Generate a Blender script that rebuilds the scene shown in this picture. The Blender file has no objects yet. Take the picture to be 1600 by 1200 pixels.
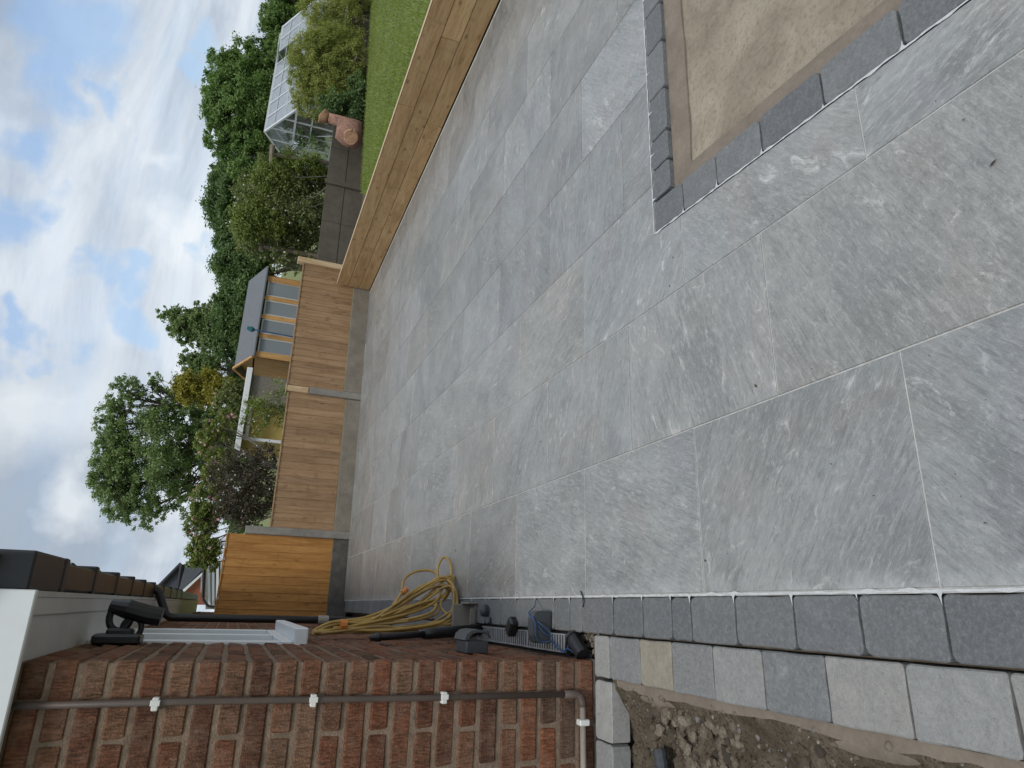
import bpy, math, random
import numpy as np
from mathutils import Vector, Matrix, noise

random.seed(7)
R = math.radians
sc = bpy.context.scene
COL = sc.collection

# ------------------------------------------------------------------ camera, world, sun, exposure
CAM_H = 1.55
FPX = 1045.78                       # focal length in pixels of the 1600 px wide photograph
def _rot(yaw, pitch, roll):
    cy, sy, cp, sp, cr, sr = math.cos(yaw), math.sin(yaw), math.cos(pitch), math.sin(pitch), math.cos(roll), math.sin(roll)
    Ry = np.array([[cy, 0, -sy], [0, 1, 0], [sy, 0, cy]])
    Rp = np.array([[1, 0, 0], [0, cp, -sp], [0, sp, cp]])
    Rr = np.array([[cr, -sr, 0], [sr, cr, 0], [0, 0, 1]])
    return Rr @ Rp @ Ry @ np.array([[1, 0, 0], [0, 0, -1], [0, 1, 0.]])
M = _rot(0.34728301, 0.35248964, 0.15063348)
def ray(px, py):
    return M.T @ np.array([600 - py, px - 800., FPX])
def at(px, py, Y):                  # point of the place on the upright plane at distance Y that shows at a pixel
    d = ray(px, py); t = Y / d[1]
    return Vector((d[0] * t, Y, d[2] * t + CAM_H))
def depth_of(p):
    return float(M[2] @ np.array([p[0], p[1], p[2] - CAM_H]))

cam_d = bpy.data.cameras.new('camera')
cam = bpy.data.objects.new('camera', cam_d); COL.objects.link(cam)
rm = Matrix(((M[1][0], M[0][0], -M[2][0]), (M[1][1], M[0][1], -M[2][1]), (M[1][2], M[0][2], -M[2][2])))
cam.matrix_world = Matrix.Translation((0, 0, CAM_H)) @ rm.to_4x4()
cam_d.sensor_width = 36; cam_d.lens = FPX * 36 / 1600
cam_d.clip_start = 0.05; cam_d.clip_end = 1500
sc.camera = cam
sc.render.resolution_x = 1024; sc.render.resolution_y = 768

SUN_EL, SUN_AZ = R(60), R(190)      # azimuth measured clockwise from +Y
world = bpy.data.worlds.new('World'); sc.world = world; world.use_nodes = True
wt = world.node_tree; wt.nodes.clear()
class G:                            # small node-graph helper
    def __init__(s, tree): s.t = tree
    def n(s, typ, **kw):
        nd = s.t.nodes.new(typ)
        for k, v in kw.items():
            if k.startswith('i_'):
                key = k[2:]
                key = int(key) if key.isdigit() else key.replace('_', ' ')
                sock = nd.inputs[key]
                if isinstance(v, bpy.types.NodeSocket): s.t.links.new(v, sock)
                else: sock.default_value = v
            else: setattr(nd, k, v)
        return nd
    def l(s, a, b): s.t.links.new(a, b)
    def math(s, op, a, b=None, c=None, clamp=False):
        nd = s.t.nodes.new('ShaderNodeMath'); nd.operation = op; nd.use_clamp = clamp
        for i, v in enumerate((a, b, c)):
            if v is None: continue
            if isinstance(v, bpy.types.NodeSocket): s.t.links.new(v, nd.inputs[i])
            else: nd.inputs[i].default_value = v
        return nd.outputs[0]
    def vmath(s, op, a, b=None, scale=None):
        nd = s.t.nodes.new('ShaderNodeVectorMath'); nd.operation = op
        for i, v in enumerate((a, b)):
            if v is None: continue
            if isinstance(v, bpy.types.NodeSocket): s.t.links.new(v, nd.inputs[i])
            else: nd.inputs[i].default_value = v
        if scale is not None:
            if isinstance(scale, bpy.types.NodeSocket): s.t.links.new(scale, nd.inputs['Scale'])
            else: nd.inputs['Scale'].default_value = scale
        return nd.outputs['Value'] if op in ('DOT_PRODUCT', 'LENGTH') else nd.outputs[0]
    def noise(s, vec, scale, detail=4, rough=.55, dist=0.):
        nd = s.n('ShaderNodeTexNoise'); s.l(vec, nd.inputs['Vector'])
        nd.inputs['Scale'].default_value = scale; nd.inputs['Detail'].default_value = detail
        nd.inputs['Roughness'].default_value = rough; nd.inputs['Distortion'].default_value = dist
        return nd.outputs['Fac']
    def ramp(s, fac, stops, interp='LINEAR'):
        nd = s.n('ShaderNodeValToRGB'); s.l(fac, nd.inputs[0]); cr = nd.color_ramp; cr.interpolation = interp
        while len(cr.elements) < len(stops): cr.elements.new(.5)
        for e, (p, c) in zip(cr.elements, stops):
            e.position = p; e.color = (*c, 1) if isinstance(c, tuple) else (c, c, c, 1)
        return nd.outputs[0]
    def mapr(s, v, a, b, c=0., d=1.):
        nd = s.n('ShaderNodeMapRange'); s.l(v, nd.inputs[0])
        for i, x in enumerate((a, b, c, d)): nd.inputs[i + 1].default_value = x
        return nd.outputs[0]
    def mix(s, f, a, b, mode='MIX'):
        nd = s.n('ShaderNodeMix'); nd.data_type = 'RGBA'; nd.blend_type = mode
        for sock, v in ((nd.inputs[0], f), (nd.inputs[6], a), (nd.inputs[7], b)):
            if isinstance(v, bpy.types.NodeSocket): s.l(v, sock)
            elif isinstance(v, tuple): sock.default_value = (*v, 1)
            else: sock.default_value = v
        return nd.outputs[2]
g = G(wt)
sky = g.n('ShaderNodeTexSky', sky_type='NISHITA', sun_disc=False, sun_elevation=SUN_EL, sun_rotation=SUN_AZ, air_density=1.2, dust_density=.6)
tc = g.n('ShaderNodeTexCoord').outputs['Generated']
dirn = g.vmath('NORMALIZE', tc)
warp = g.n('ShaderNodeTexNoise', i_Scale=9.0, i_Detail=9.0); g.l(dirn, warp.inputs['Vector'])
wv = g.vmath('SCALE', g.vmath('SUBTRACT', warp.outputs['Color'], (.5, .5, .5)), scale=.22)
dw = g.vmath('ADD', dirn, wv)
sep = g.n('ShaderNodeSeparateXYZ'); g.l(dirn, sep.inputs[0])
den = g.math('ADD', g.math('MAXIMUM', sep.outputs[2], 0.0), .16)
comb = g.n('ShaderNodeCombineXYZ'); g.l(g.math('MULTIPLY', g.math('DIVIDE', sep.outputs[0], den), .6), comb.inputs[0]); g.l(g.math('DIVIDE', sep.outputs[1], den), comb.inputs[1])
cv = g.vmath('ADD', comb.outputs[0], (3.1, 8.4, 0))
n1 = g.noise(cv, 1.5, 9, .6, .3)
n2 = g.noise(g.vmath('ADD', cv, (11., 3., 4.)), 1.9, 10, .62, .35)
def spot(px, py, r, soft=.5):       # soft cloud or gap in one direction of the sky
    d = ray(px, py); d = d / np.linalg.norm(d)
    dd = g.vmath('LENGTH', g.vmath('SUBTRACT', dw, tuple(float(v) for v in d)))
    return g.mapr(dd, r, r * soft, 0., 1.)
dens = g.mapr(n1, .38, .5)
gaps = None
for px, py, r in ((118, 75, .085), (112, 140, .06), (125, 190, .04), (206, 490, .05), (200, 440, .035), (310, 50, .05), (315, 110, .035), (30, 230, .05), (70, 270, .045), (60, 320, .045), (20, 370, .06), (8, 560, .05), (205, 180, .035), (68, 515, .035), (330, 400, .03)):
    s_ = spot(px, py, r * .8, .45)
    gaps = s_ if gaps is None else g.math('MAXIMUM', gaps, s_)
cover = g.math('MULTIPLY', g.math('MULTIPLY_ADD', dens, .18, .82), g.math('SUBTRACT', 1.0, g.math('MULTIPLY', gaps, .7)), clamp=True)
darks = None
for px, py, r in ((30, 730, .2), (70, 790, .2), (80, 700, .14), (110, 760, .13), (30, 840, .2), (0, 5, .1)):
    s_ = spot(px, py, r, .35)
    darks = s_ if darks is None else g.math('MAXIMUM', darks, s_)
lights = None
for px, py, r in ((268, 365, .05), (275, 385, .045), (262, 240, .03), (100, 640, .1), (128, 745, .05), (300, 800, .08)):
    s_ = spot(px, py, r, .2)
    lights = s_ if lights is None else g.math('MAXIMUM', lights, s_)
ccol = g.ramp(n2, [(.32, (3.3, 3.8, 4.5)), (.44, (4.1, 4.6, 5.2)), (.54, (4.75, 5.2, 5.7)), (.72, (5.7, 6.05, 6.4))])
ccol = g.mix(g.math('MULTIPLY', darks, .85), ccol, (2.3, 2.75, 3.35))
ccol = g.mix(g.math('MULTIPLY', lights, .6), ccol, (6.4, 6.7, 6.9))
blue = g.mix(.55, sky.outputs[0], (2.1, 3.5, 5.9))
fin = g.mix(cover, blue, ccol)
bg = g.n('ShaderNodeBackground'); g.l(fin, bg.inputs[0]); bg.inputs[1].default_value = .1
wo = g.n('ShaderNodeOutputWorld'); g.l(bg.outputs[0], wo.inputs[0])

sd = bpy.data.lights.new('sun', 'SUN'); sd.energy = 1.1; sd.angle = R(14); sd.color = (1, .96, .9)
so = bpy.data.objects.new('sun', sd); COL.objects.link(so)
sdir = Vector((math.sin(SUN_AZ) * math.cos(SUN_EL), math.cos(SUN_AZ) * math.cos(SUN_EL), math.sin(SUN_EL)))
so.rotation_euler = sdir.to_track_quat('Z', 'Y').to_euler(); so.location = (0, 0, 20)
sc.view_settings.view_transform = 'Standard'; sc.view_settings.look = 'None'
sc.view_settings.exposure = 0.6; sc.view_settings.gamma = 1; sc.view_settings.use_curve_mapping = False

# ------------------------------------------------------------------ materials
def mat(name, build):
    m = bpy.data.materials.new(name); m.use_nodes = True
    t = m.node_tree; t.nodes.clear(); gg = G(t)
    out = gg.n('ShaderNodeOutputMaterial'); bs = gg.n('ShaderNodeBsdfPrincipled')
    gg.l(bs.outputs[0], out.inputs[0]); build(gg, bs, out)
    return m
def objvec(g, rnd=True, rot=False):
    v = g.n('ShaderNodeTexCoord').outputs['Object']
    if rnd:
        ri = g.n('ShaderNodeObjectInfo').outputs['Random']
        if rot:
            vr = g.n('ShaderNodeVectorRotate', rotation_type='Z_AXIS'); g.l(v, vr.inputs['Vector']); g.l(g.math('MULTIPLY', ri, 37.), vr.inputs['Angle']); v = vr.outputs[0]
        cb = g.n('ShaderNodeCombineXYZ'); g.l(g.math('MULTIPLY', ri, 91.), cb.inputs[0]); g.l(g.math('MULTIPLY', ri, 57.), cb.inputs[1]); g.l(g.math('MULTIPLY', ri, 23.), cb.inputs[2])
        v = g.vmath('ADD', v, cb.outputs[0])
    return v
def bump(g, bs, h, strength=.3, dist=.01):
    b = g.n('ShaderNodeBump'); b.inputs['Strength'].default_value = strength; b.inputs['Distance'].default_value = dist
    g.l(h, b.inputs['Height']); g.l(b.outputs[0], bs.inputs['Normal'])
def simple(name, col, rough=.6, var=.15, scale=8., bmp=.15, metal=0., spec=.5, bdist=.004, world_=False):
    def b(g, bs, out):
        v = g.n('ShaderNodeNewGeometry').outputs['Position'] if world_ else objvec(g)
        n = g.noise(v, scale, 6, .6)
        n2 = g.noise(v, scale * 7, 3, .6)
        f = g.mapr(g.math('ADD', g.math('MULTIPLY', n, .65), g.math('MULTIPLY', n2, .35)), .3, .7)
        c = g.mix(f, tuple(x * (1 - var) for x in col), tuple(min(1, x * (1 + var)) for x in col))
        g.l(c, bs.inputs['Base Color']); bs.inputs['Roughness'].default_value = rough; bs.inputs['Metallic'].default_value = metal
        bs.inputs['Specular IOR Level'].default_value = spec
        if bmp: bump(g, bs, g.math('ADD', n2, n), bmp, bdist)
    return mat(name, b)

XB_ = .072                          # line of the sett edge, where grout was wiped off
def slab_b(g, bs, out):
    ri = g.n('ShaderNodeObjectInfo').outputs['Random']
    v = objvec(g, True, True)
    mp = g.n('ShaderNodeMapping'); g.l(v, mp.inputs[0]); mp.inputs['Scale'].default_value = (1.0, 2.1, 1)
    st = mp.outputs[0]
    big = g.noise(st, 1.7, 5, .6, .8)
    vein = g.noise(st, 7.5, 10, .78, .9)
    fine = g.noise(st, 34., 8, .8, .5)
    m2 = g.n('ShaderNodeMapping'); g.l(v, m2.inputs[0]); m2.inputs['Scale'].default_value = (.7, 5., 1); m2.inputs['Rotation'].default_value = (0, 0, .22)
    stri = g.noise(m2.outputs[0], 13., 9, .78, .8)
    grain = g.noise(v, 240., 3, .75)
    patch = g.noise(v, 2.4, 4, .55, .8)
    blot = g.noise(v, 5.5, 9, .74, .6)
    c = g.ramp(big, [(.32, (.165, .171, .166)), (.5, (.215, .222, .215)), (.68, (.265, .271, .262))])
    # riven layers: the surface steps between sheets of stone along uneven edges
    lay = g.noise(st, 1.15, 6, .6, .7)
    step = g.ramp(lay, [(0, .8), (.405, .82), (.415, .97), (.52, 1.0), (.528, 1.1), (.63, 1.06), (.64, 1.2), (1, 1.2)])
    c = g.mix(1., c, step, 'MULTIPLY')
    c = g.mix(g.math('MULTIPLY', g.mapr(patch, .48, .62), .55), c, (.255, .228, .208))
    c = g.mix(g.math('MULTIPLY', g.mapr(patch, .42, .3), .4), c, (.2, .195, .213))
    c = g.mix(g.math('MULTIPLY', g.mapr(blot, .52, .64), .35), c, (.34, .343, .325))
    c = g.mix(g.math('MULTIPLY', g.mapr(blot, .46, .36), .35), c, (.15, .157, .153))
    c = g.mix(g.math('MULTIPLY', g.mapr(stri, .53, .61), .6), c, (.36, .362, .345))
    c = g.mix(g.math('MULTIPLY', g.mapr(stri, .46, .38), .7), c, (.125, .13, .128))
    c = g.mix(g.math('MULTIPLY', g.math('MULTIPLY', g.mapr(vein, .56, .66), g.mapr(patch, .36, .5)), .9), c, (.56, .55, .525))
    c = g.mix(g.math('MULTIPLY', g.mapr(vein, .42, .32), .3), c, (.12, .125, .124))
    c = g.mix(g.math('MULTIPLY', g.mapr(fine, .53, .62), .45), c, (.44, .44, .42))
    c = g.mix(g.math('MULTIPLY', g.mapr(fine, .47, .37), .5), c, (.11, .115, .114))
    c = g.mix(g.math('MULTIPLY', g.mapr(grain, .55, .72), .3), c, (.44, .44, .42))
    c = g.mix(g.math('MULTIPLY', g.mapr(grain, .42, .3), .3), c, (.1, .1, .1))
    tint = g.ramp(g.math('FRACT', g.math('MULTIPLY', ri, 7.31)), [(0, .82), (.5, 1.0), (1, 1.16)])
    c = g.mix(1.0, c, tint, 'MULTIPLY')
    warm = g.ramp(g.math('FRACT', g.math('MULTIPLY', ri, 13.7)), [(0, (.97, 1.0, 1.02)), (.6, (1., 1., 1.)), (1, (1.03, 1.0, .95))])
    c = g.mix(1.0, c, warm, 'MULTIPLY')
    c = g.mix(1.0, c, (.925, .91, .905), 'MULTIPLY')
    # dried grout haze wiped over the whole floor
    pos = g.n('ShaderNodeNewGeometry').outputs['Position']
    hz = g.mapr(g.noise(pos, 1.3, 8, .68, 1.2), .42, .7)
    c = g.mix(g.math('MULTIPLY', hz, .3), c, (.42, .43, .42))
    sp_ = g.n('ShaderNodeSeparateXYZ'); g.l(pos, sp_.inputs[0])
    edge = g.mapr(g.math('ABSOLUTE', g.math('SUBTRACT', sp_.outputs[0], XB_)), .07, .0)
    edge = g.math('MULTIPLY', edge, g.mapr(g.noise(pos, 6., 6, .7, .5), .42, .62))
    c = g.mix(g.math('MULTIPLY', edge, .6), c, (.5, .505, .5))
    g.l(c, bs.inputs['Base Color'])
    g.l(g.mapr(fine, .3, .7, .3, .44), bs.inputs['Roughness']); bs.inputs['Specular IOR Level'].default_value = .9; bs.inputs['IOR'].default_value = 1.58
    h = g.math('ADD', g.math('MULTIPLY_ADD', lay, 1.5, g.math('MULTIPLY', stri, .8)), g.math('ADD', g.math('MULTIPLY', fine, .5), g.math('MULTIPLY', grain, .12)))
    bump(g, bs, h, .45, .007)
MSLAB = mat('porcelain_slab', slab_b)

def sett_b(cols, hazecol=(.34, .35, .35), hz=.35):
    def b(g, bs, out):
        ri = g.n('ShaderNodeObjectInfo').outputs['Random']
        v = objvec(g)
        n = g.noise(v, 12, 8, .72, .5); f = g.noise(v, 80, 5, .8); sp = g.noise(v, 170, 2, .6)
        c = g.ramp(ri, [(i / max(1, len(cols) - 1), c_) for i, c_ in enumerate(cols)], 'LINEAR')
        c = g.mix(g.mapr(n, .35, .65, 0., .75), c, g.mix(1., c, (.62, .63, .64), 'MULTIPLY'))
        c = g.mix(g.math('MULTIPLY', g.mapr(f, .5, .68), .3), c, hazecol)
        c = g.mix(g.math('MULTIPLY', g.mapr(f, .46, .34), .4), c, g.mix(1., c, (.45, .45, .45), 'MULTIPLY'))
        c = g.mix(g.math('MULTIPLY', g.mapr(n, .55, .75), hz), c, hazecol)
        c = g.mix(g.math('MULTIPLY', g.mapr(sp, .68, .74), .5), c, (.03, .03, .03))
        g.l(c, bs.inputs['Base Color']); bs.inputs['Roughness'].default_value = .75
        bump(g, bs, g.math('ADD', f, g.math('ADD', g.math('MULTIPLY', n, 2.), g.math('MULTIPLY', sp, .5))), .5, .006)
    return b
MSETT = mat('charcoal_sett', sett_b([(.12, .126, .13), (.16, .165, .168), (.135, .14, .143), (.185, .19, .19), (.145, .146, .146)]))
MSETTL = mat('light_sett', sett_b([(.26, .26, .25), (.32, .315, .3), (.2, .202, .2), (.35, .342, .32), (.29, .28, .26)], (.43, .425, .4), .55))
MSETT_M = mat('mid_grey_sett', sett_b([(.19, .195, .195), (.2, .2, .198)], (.38, .38, .37), .5))
MSETTB = mat('buff_sett', sett_b([(.29, .26, .2), (.3, .27, .21)], (.4, .37, .31), .3))

def brick_b(g, bs, out):
    ri = g.n('ShaderNodeObjectInfo').outputs['Random']
    isl = g.n('ShaderNodeNewGeometry').outputs['Random Per Island']
    r = g.math('FRACT', g.math('ADD', g.math('MULTIPLY', ri, 5.37), isl))
    pos = g.n('ShaderNodeNewGeometry').outputs['Position']
    v = objvec(g)
    c = g.ramp(r, [(0, (.075, .046, .034)), (.18, (.135, .064, .042)), (.38, (.185, .078, .046)), (.52, (.15, .088, .06)), (.68, (.225, .095, .053)), (.8, (.105, .068, .05)), (.9, (.2, .12, .08)), (1, (.16, .075, .045))])
    mp = g.n('ShaderNodeMapping'); g.l(pos, mp.inputs[0]); mp.inputs['Scale'].default_value = (1, 1, .16)
    gro = g.noise(mp.outputs[0], 130, 4, .7, .6)          # combed vertical grooves of a rustic face
    n = g.noise(pos, 16, 6, .65); f = g.noise(pos, 120, 3, .7)
    c = g.mix(g.mapr(gro, .38, .6), g.mix(1., c, (.8, .76, .72), 'MULTIPLY'), g.mix(1., c, (1.75, 1.6, 1.45), 'MULTIPLY'))
    c = g.mix(g.math('MULTIPLY', g.mapr(gro, .38, .28), .6), c, (.045, .03, .025))
    c = g.mix(g.math('MULTIPLY', g.mapr(n, .45, .75), .55), c, (.33, .225, .165))
    c = g.mix(g.math('MULTIPLY', g.mapr(n, .42, .25), .55), c, (.06, .05, .042))
    g.l(c, bs.inputs['Base Color']); bs.inputs['Roughness'].default_value = .9; bs.inputs['Specular IOR Level'].default_value = .2
    bump(g, bs, g.math('ADD', g.math('MULTIPLY', gro, 1.4), g.math('MULTIPLY', f, .6)), 1., .014)
MBRICK = mat('rustic_brick', brick_b)
MMORT = simple('brick_mortar', (.225, .165, .12), .95, .4, 22, 1., spec=.1, bdist=.006, world_=True)

def wood(name, c1, c2, c3, scale=1., axis='Z', knots=.5, rough=.7):
    def b(g, bs, out):
        ri = g.n('ShaderNodeObjectInfo').outputs['Random']
        isl = g.n('ShaderNodeNewGeometry').outputs['Random Per Island']
        r = g.math('FRACT', g.math('ADD', g.math('MULTIPLY', ri, 9.1), isl))
        v = objvec(g)
        s = {'X': (.12, 1, 1), 'Y': (1, .12, 1), 'Z': (1, 1, .12)}[axis]
        mp = g.n('ShaderNodeMapping'); g.l(v, mp.inputs[0]); mp.inputs['Scale'].default_value = s
        gr = g.noise(mp.outputs[0], 38 * scale, 6, .7, .9); bn = g.noise(mp.outputs[0], 9 * scale, 4, .6, 1.2)
        fine = g.noise(mp.outputs[0], 150 * scale, 3, .7)
        c = g.ramp(bn, [(.3, c1), (.5, c2), (.7, c3)])
        c = g.mix(g.math('MULTIPLY', g.mapr(gr, .5, .34), .36), c, tuple(x * .45 for x in c1))
        c = g.mix(g.math('MULTIPLY', g.mapr(fine, .55, .7), .25), c, tuple(min(1, x * 1.35) for x in c3))
        mk = g.n('ShaderNodeMapping'); g.l(v, mk.inputs[0]); mk.inputs['Scale'].default_value = tuple(.5 if q < 1 else 1. for q in s)
        vo = g.n('ShaderNodeTexVoronoi', feature='F1'); g.l(mk.outputs[0], vo.inputs['Vector']); vo.inputs['Scale'].default_value = 7.5 * scale; vo.inputs['Randomness'].default_value = 1
        kn = g.mapr(vo.outputs['Distance'], .2, .03)
        c = g.mix(g.math('MULTIPLY', kn, knots), c, tuple(x * .3 for x in c1))
        sm = g.noise(g.vmath('MULTIPLY', v, {'X': (3., .6, .6), 'Y': (.6, 3., .6), 'Z': (.6, .6, 3.)}[axis]), 2.2, 4, .7)
        c = g.mix(g.math('MULTIPLY', g.mapr(sm, .6, .72), .35), c, tuple(x * .5 for x in c1))
        c = g.mix(1., c, g.ramp(r, [(0, .88), (.5, 1.), (1, 1.1)]), 'MULTIPLY')
        g.l(c, bs.inputs['Base Color']); bs.inputs['Roughness'].default_value = rough; bs.inputs['Specular IOR Level'].default_value = .25
        bump(g, bs, g.math('ADD', gr, g.math('MULTIPLY', fine, .4)), .35, .004)
    return mat(name, b)
MSLEEP = wood('sleeper_wood', (.38, .225, .1), (.5, .32, .15), (.58, .4, .205), 1.1, 'Y', .7)
MSLEEPT = wood('sleeper_pale_edge', (.5, .38, .24), (.58, .45, .3), (.62, .5, .34), .8, 'Y', .2)
MFENCE = wood('brown_board', (.225, .135, .07), (.295, .185, .1), (.35, .228, .13), 1., 'Z', .5)
MFENCEO = wood('orange_board', (.3, .135, .034), (.4, .19, .052), (.47, .245, .075), 1., 'Z', .55)
MPALE = wood('pale_timber', (.4, .28, .16), (.5, .37, .22), (.56, .43, .27), 1., 'Z', .2)
MSHED = wood('shed_timber', (.4, .2, .07), (.52, .29, .11), (.6, .36, .15), 1., 'Z', .3)
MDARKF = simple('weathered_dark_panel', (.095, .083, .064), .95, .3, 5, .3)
MLOG = wood('grey_log', (.12, .095, .07), (.19, .155, .12), (.25, .21, .16), 1., 'X', .2)
MCONC = simple('grey_concrete', (.225, .21, .185), .9, .28, 6, .4)
MCONCD = simple('stained_concrete', (.085, .078, .068), .9, .5, 9, .4)
MCONCW = simple('warm_concrete', (.2, .175, .14), .9, .3, 5, .4)
MGROUT = simple('grey_grout', (.46, .46, .44), .9, .25, 20, .3, world_=True)
MCEM = simple('smeared_cement', (.52, .53, .53), .9, .2, 40, .5, world_=True)
MHAUN = simple('haunching_mortar', (.19, .155, .12), .95, .25, 9, .35, world_=True)
def pit_b(g, bs, out):
    v = g.n('ShaderNodeNewGeometry').outputs['Position']
    n = g.noise(v, 3.5, 6, .6, .8); f = g.noise(v, 45, 5, .7); p = g.noise(v, 160, 2, .6)
    c = g.ramp(n, [(.3, (.21, .17, .122)), (.5, (.285, .24, .178)), (.7, (.35, .3, .228))])
    c = g.mix(g.math('MULTIPLY', g.mapr(f, .5, .36), .5), c, (.15, .12, .085))
    c = g.mix(g.math('MULTIPLY', g.mapr(f, .56, .68), .22), c, (.38, .33, .26))
    c = g.mix(g.math('MULTIPLY', g.mapr(p, .66, .72), .6), c, (.09, .075, .06))
    g.l(c, bs.inputs['Base Color']); bs.inputs['Roughness'].default_value = .95
    bump(g, bs, g.math('ADD', f, g.math('MULTIPLY', n, 1.5)), .7, .01)
MPIT = mat('screeded_concrete', pit_b)
def soil_b(g, bs, out):
    v = g.n('ShaderNodeNewGeometry').outputs['Position']
    n = g.noise(v, 7, 7, .65, .5); f = g.noise(v, 70, 5, .75)
    c = g.ramp(n, [(.3, (.115, .09, .064)), (.5, (.195, .155, .11)), (.7, (.27, .22, .16))])
    c = g.mix(g.math('MULTIPLY', g.mapr(f, .48, .38), .75), c, (.035, .027, .02))
    c = g.mix(g.math('MULTIPLY', g.mapr(f, .58, .7), .6), c, (.36, .3, .22))
    g.l(c, bs.inputs['Base Color']); bs.inputs['Roughness'].default_value = 1; bs.inputs['Specular IOR Level'].default_value = .15
    bump(g, bs, g.math('ADD', f, n), 1., .03)
MSOIL = mat('dug_soil', soil_b)
def clod_b(g, bs, out):
    isl = g.n('ShaderNodeNewGeometry').outputs['Random Per Island']
    f = g.noise(g.n('ShaderNodeNewGeometry').outputs['Position'], 90, 4, .75)
    c = g.ramp(isl, [(0, (.06, .045, .032)), (.4, (.14, .11, .078)), (.8, (.22, .18, .13)), (1, (.3, .25, .19))])
    c = g.mix(g.mapr(f, .35, .6, .6, 0.), c, (.05, .038, .028))
    g.l(c, bs.inputs['Base Color']); bs.inputs['Roughness'].default_value = 1; bump(g, bs, f, 1., .01)
MCLOD = mat('soil_clod', clod_b)
def stone_b(g, bs, out):
    isl = g.n('ShaderNodeNewGeometry').outputs['Random Per Island']
    c = g.ramp(isl, [(0, (.06, .05, .04)), (.3, (.13, .105, .08)), (.6, (.2, .165, .125)), (.85, (.17, .165, .155)), (.985, (.27, .25, .22)), (1, (.28, .14, .08))])
    f = g.noise(g.n('ShaderNodeNewGeometry').outputs['Position'], 60, 4, .7)
    c = g.mix(g.mapr(f, .35, .65, .5, 0.), c, (.09, .07, .05))
    g.l(c, bs.inputs['Base Color']); bs.inputs['Roughness'].default_value = .95; bump(g, bs, f, .5, .005)
MSTONE = mat('rubble_stone', stone_b)
def leafmat(name, cols, trans=.3, rough=.55):
    def b(g, bs, out):
        isl = g.n('ShaderNodeNewGeometry').outputs['Random Per Island']
        pos = g.n('ShaderNodeNewGeometry').outputs['Position']
        r = g.math('ADD', g.math('MULTIPLY', isl, .6), g.math('MULTIPLY', g.mapr(g.noise(pos, 1.6, 3, .5), .3, .7), .4))
        c = g.ramp(r, [(i / (len(cols) - 1), q) for i, q in enumerate(cols)])
        g.l(c, bs.inputs['Base Color']); bs.inputs['Roughness'].default_value = rough; bs.inputs['Specular IOR Level'].default_value = .3
        tr = g.n('ShaderNodeBsdfTranslucent'); g.l(g.mix(1., c, (1.3, 1.4, .7), 'MULTIPLY'), tr.inputs[0])
        mx = g.n('ShaderNodeMixShader'); mx.inputs[0].default_value = trans
        g.l(bs.outputs[0], mx.inputs[1]); g.l(tr.outputs[0], mx.inputs[2]); g.l(mx.outputs[0], out.inputs[0])
    return mat(name, b)
LF_ASH = leafmat('ash_leaves', [(0.086, 0.136, 0.050), (0.146, 0.215, 0.079), (0.208, 0.282, 0.113), (0.281, 0.352, 0.160)])
LF_DARK = leafmat('dark_leaves', [(0.053, 0.094, 0.037), (0.088, 0.147, 0.054), (0.133, 0.203, 0.076), (0.174, 0.256, 0.094)])
LF_MID = leafmat('oak_leaves', [(0.071, 0.131, 0.038), (0.118, 0.197, 0.058), (0.164, 0.252, 0.077), (0.211, 0.306, 0.097)])
LF_YEL = leafmat('golden_leaves', [(0.143, 0.143, 0.028), (0.242, 0.220, 0.039), (0.330, 0.297, 0.055), (0.396, 0.363, 0.088)])
LF_LIME = leafmat('fresh_leaves', [(0.089, 0.127, 0.030), (0.145, 0.187, 0.044), (0.211, 0.256, 0.067), (0.276, 0.316, 0.106)])
LF_CON = leafmat('conifer_sprays', [(0.105, 0.140, 0.044), (0.210, 0.250, 0.064), (0.328, 0.347, 0.098), (0.445, 0.434, 0.153)])
LF_PURP = leafmat('purple_leaves', [(.05, .034, .03), (.085, .055, .045), (.09, .085, .05), (.1, .12, .055)])
LF_SHRUB = leafmat('mixed_shrub_leaves', [(0.070, 0.102, 0.037), (0.131, 0.167, 0.056), (0.201, 0.233, 0.084), (0.282, 0.281, 0.131)])
LF_FLOW = leafmat('white_petals', [(.5, .42, .36), (.62, .58, .5), (.68, .65, .6)], .15)
LF_PINK = leafmat('pink_petals', [(.42, .16, .2), (.52, .28, .3), (.6, .42, .42)], .15)
LF_GRASS = leafmat('grass_blades', [(0.122, 0.174, 0.035), (0.184, 0.246, 0.052), (0.245, 0.317, 0.069), (0.306, 0.358, 0.105)], .25)
MBARK = simple('bark', (.085, .07, .055), .9, .35, 12, .6, bdist=.02)
MBARKL = simple('pale_bark', (.2, .18, .15), .9, .35, 12, .6, bdist=.02)
MTURF = simple('turf', (.15, .17, .05), .95, .45, 2.2, .5, world_=True)
MWHITE = simple('white_upvc', (.74, .76, .78), .35, .04, 4, .03)
MWHITED = simple('weathered_white', (.55, .55, .53), .6, .12, 6, .1)
MSOFF = simple('soffit_white', (.6, .6, .6), .5, .08, 4, .05)
MBLACK = simple('black_plastic', (.012, .012, .014), .38, .3, 10, .08)
MGUT = simple('dark_brown_gutter', (.042, .03, .023), .35, .3, 6, .05)
MTILE = simple('dark_roof_tile', (.04, .042, .046), .75, .35, 8, .3)
MSLATE = simple('slate_roof', (.06, .066, .078), .65, .25, 5, .2)
MFELT = simple('grey_felt', (.135, .145, .155), .9, .15, 10, .3)
MPIPE = simple('brown_pipe', (.085, .062, .05), .55, .25, 9, .1)
MPIPEG = simple('grey_pipe', (.3, .27, .23), .55, .2, 9, .1)
MCLIP = simple('white_clip', (.66, .65, .62), .5, .1, 20, .05)
MCHAR = simple('charcoal_plastic', (.045, .05, .056), .5, .2, 12, .1)
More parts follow.
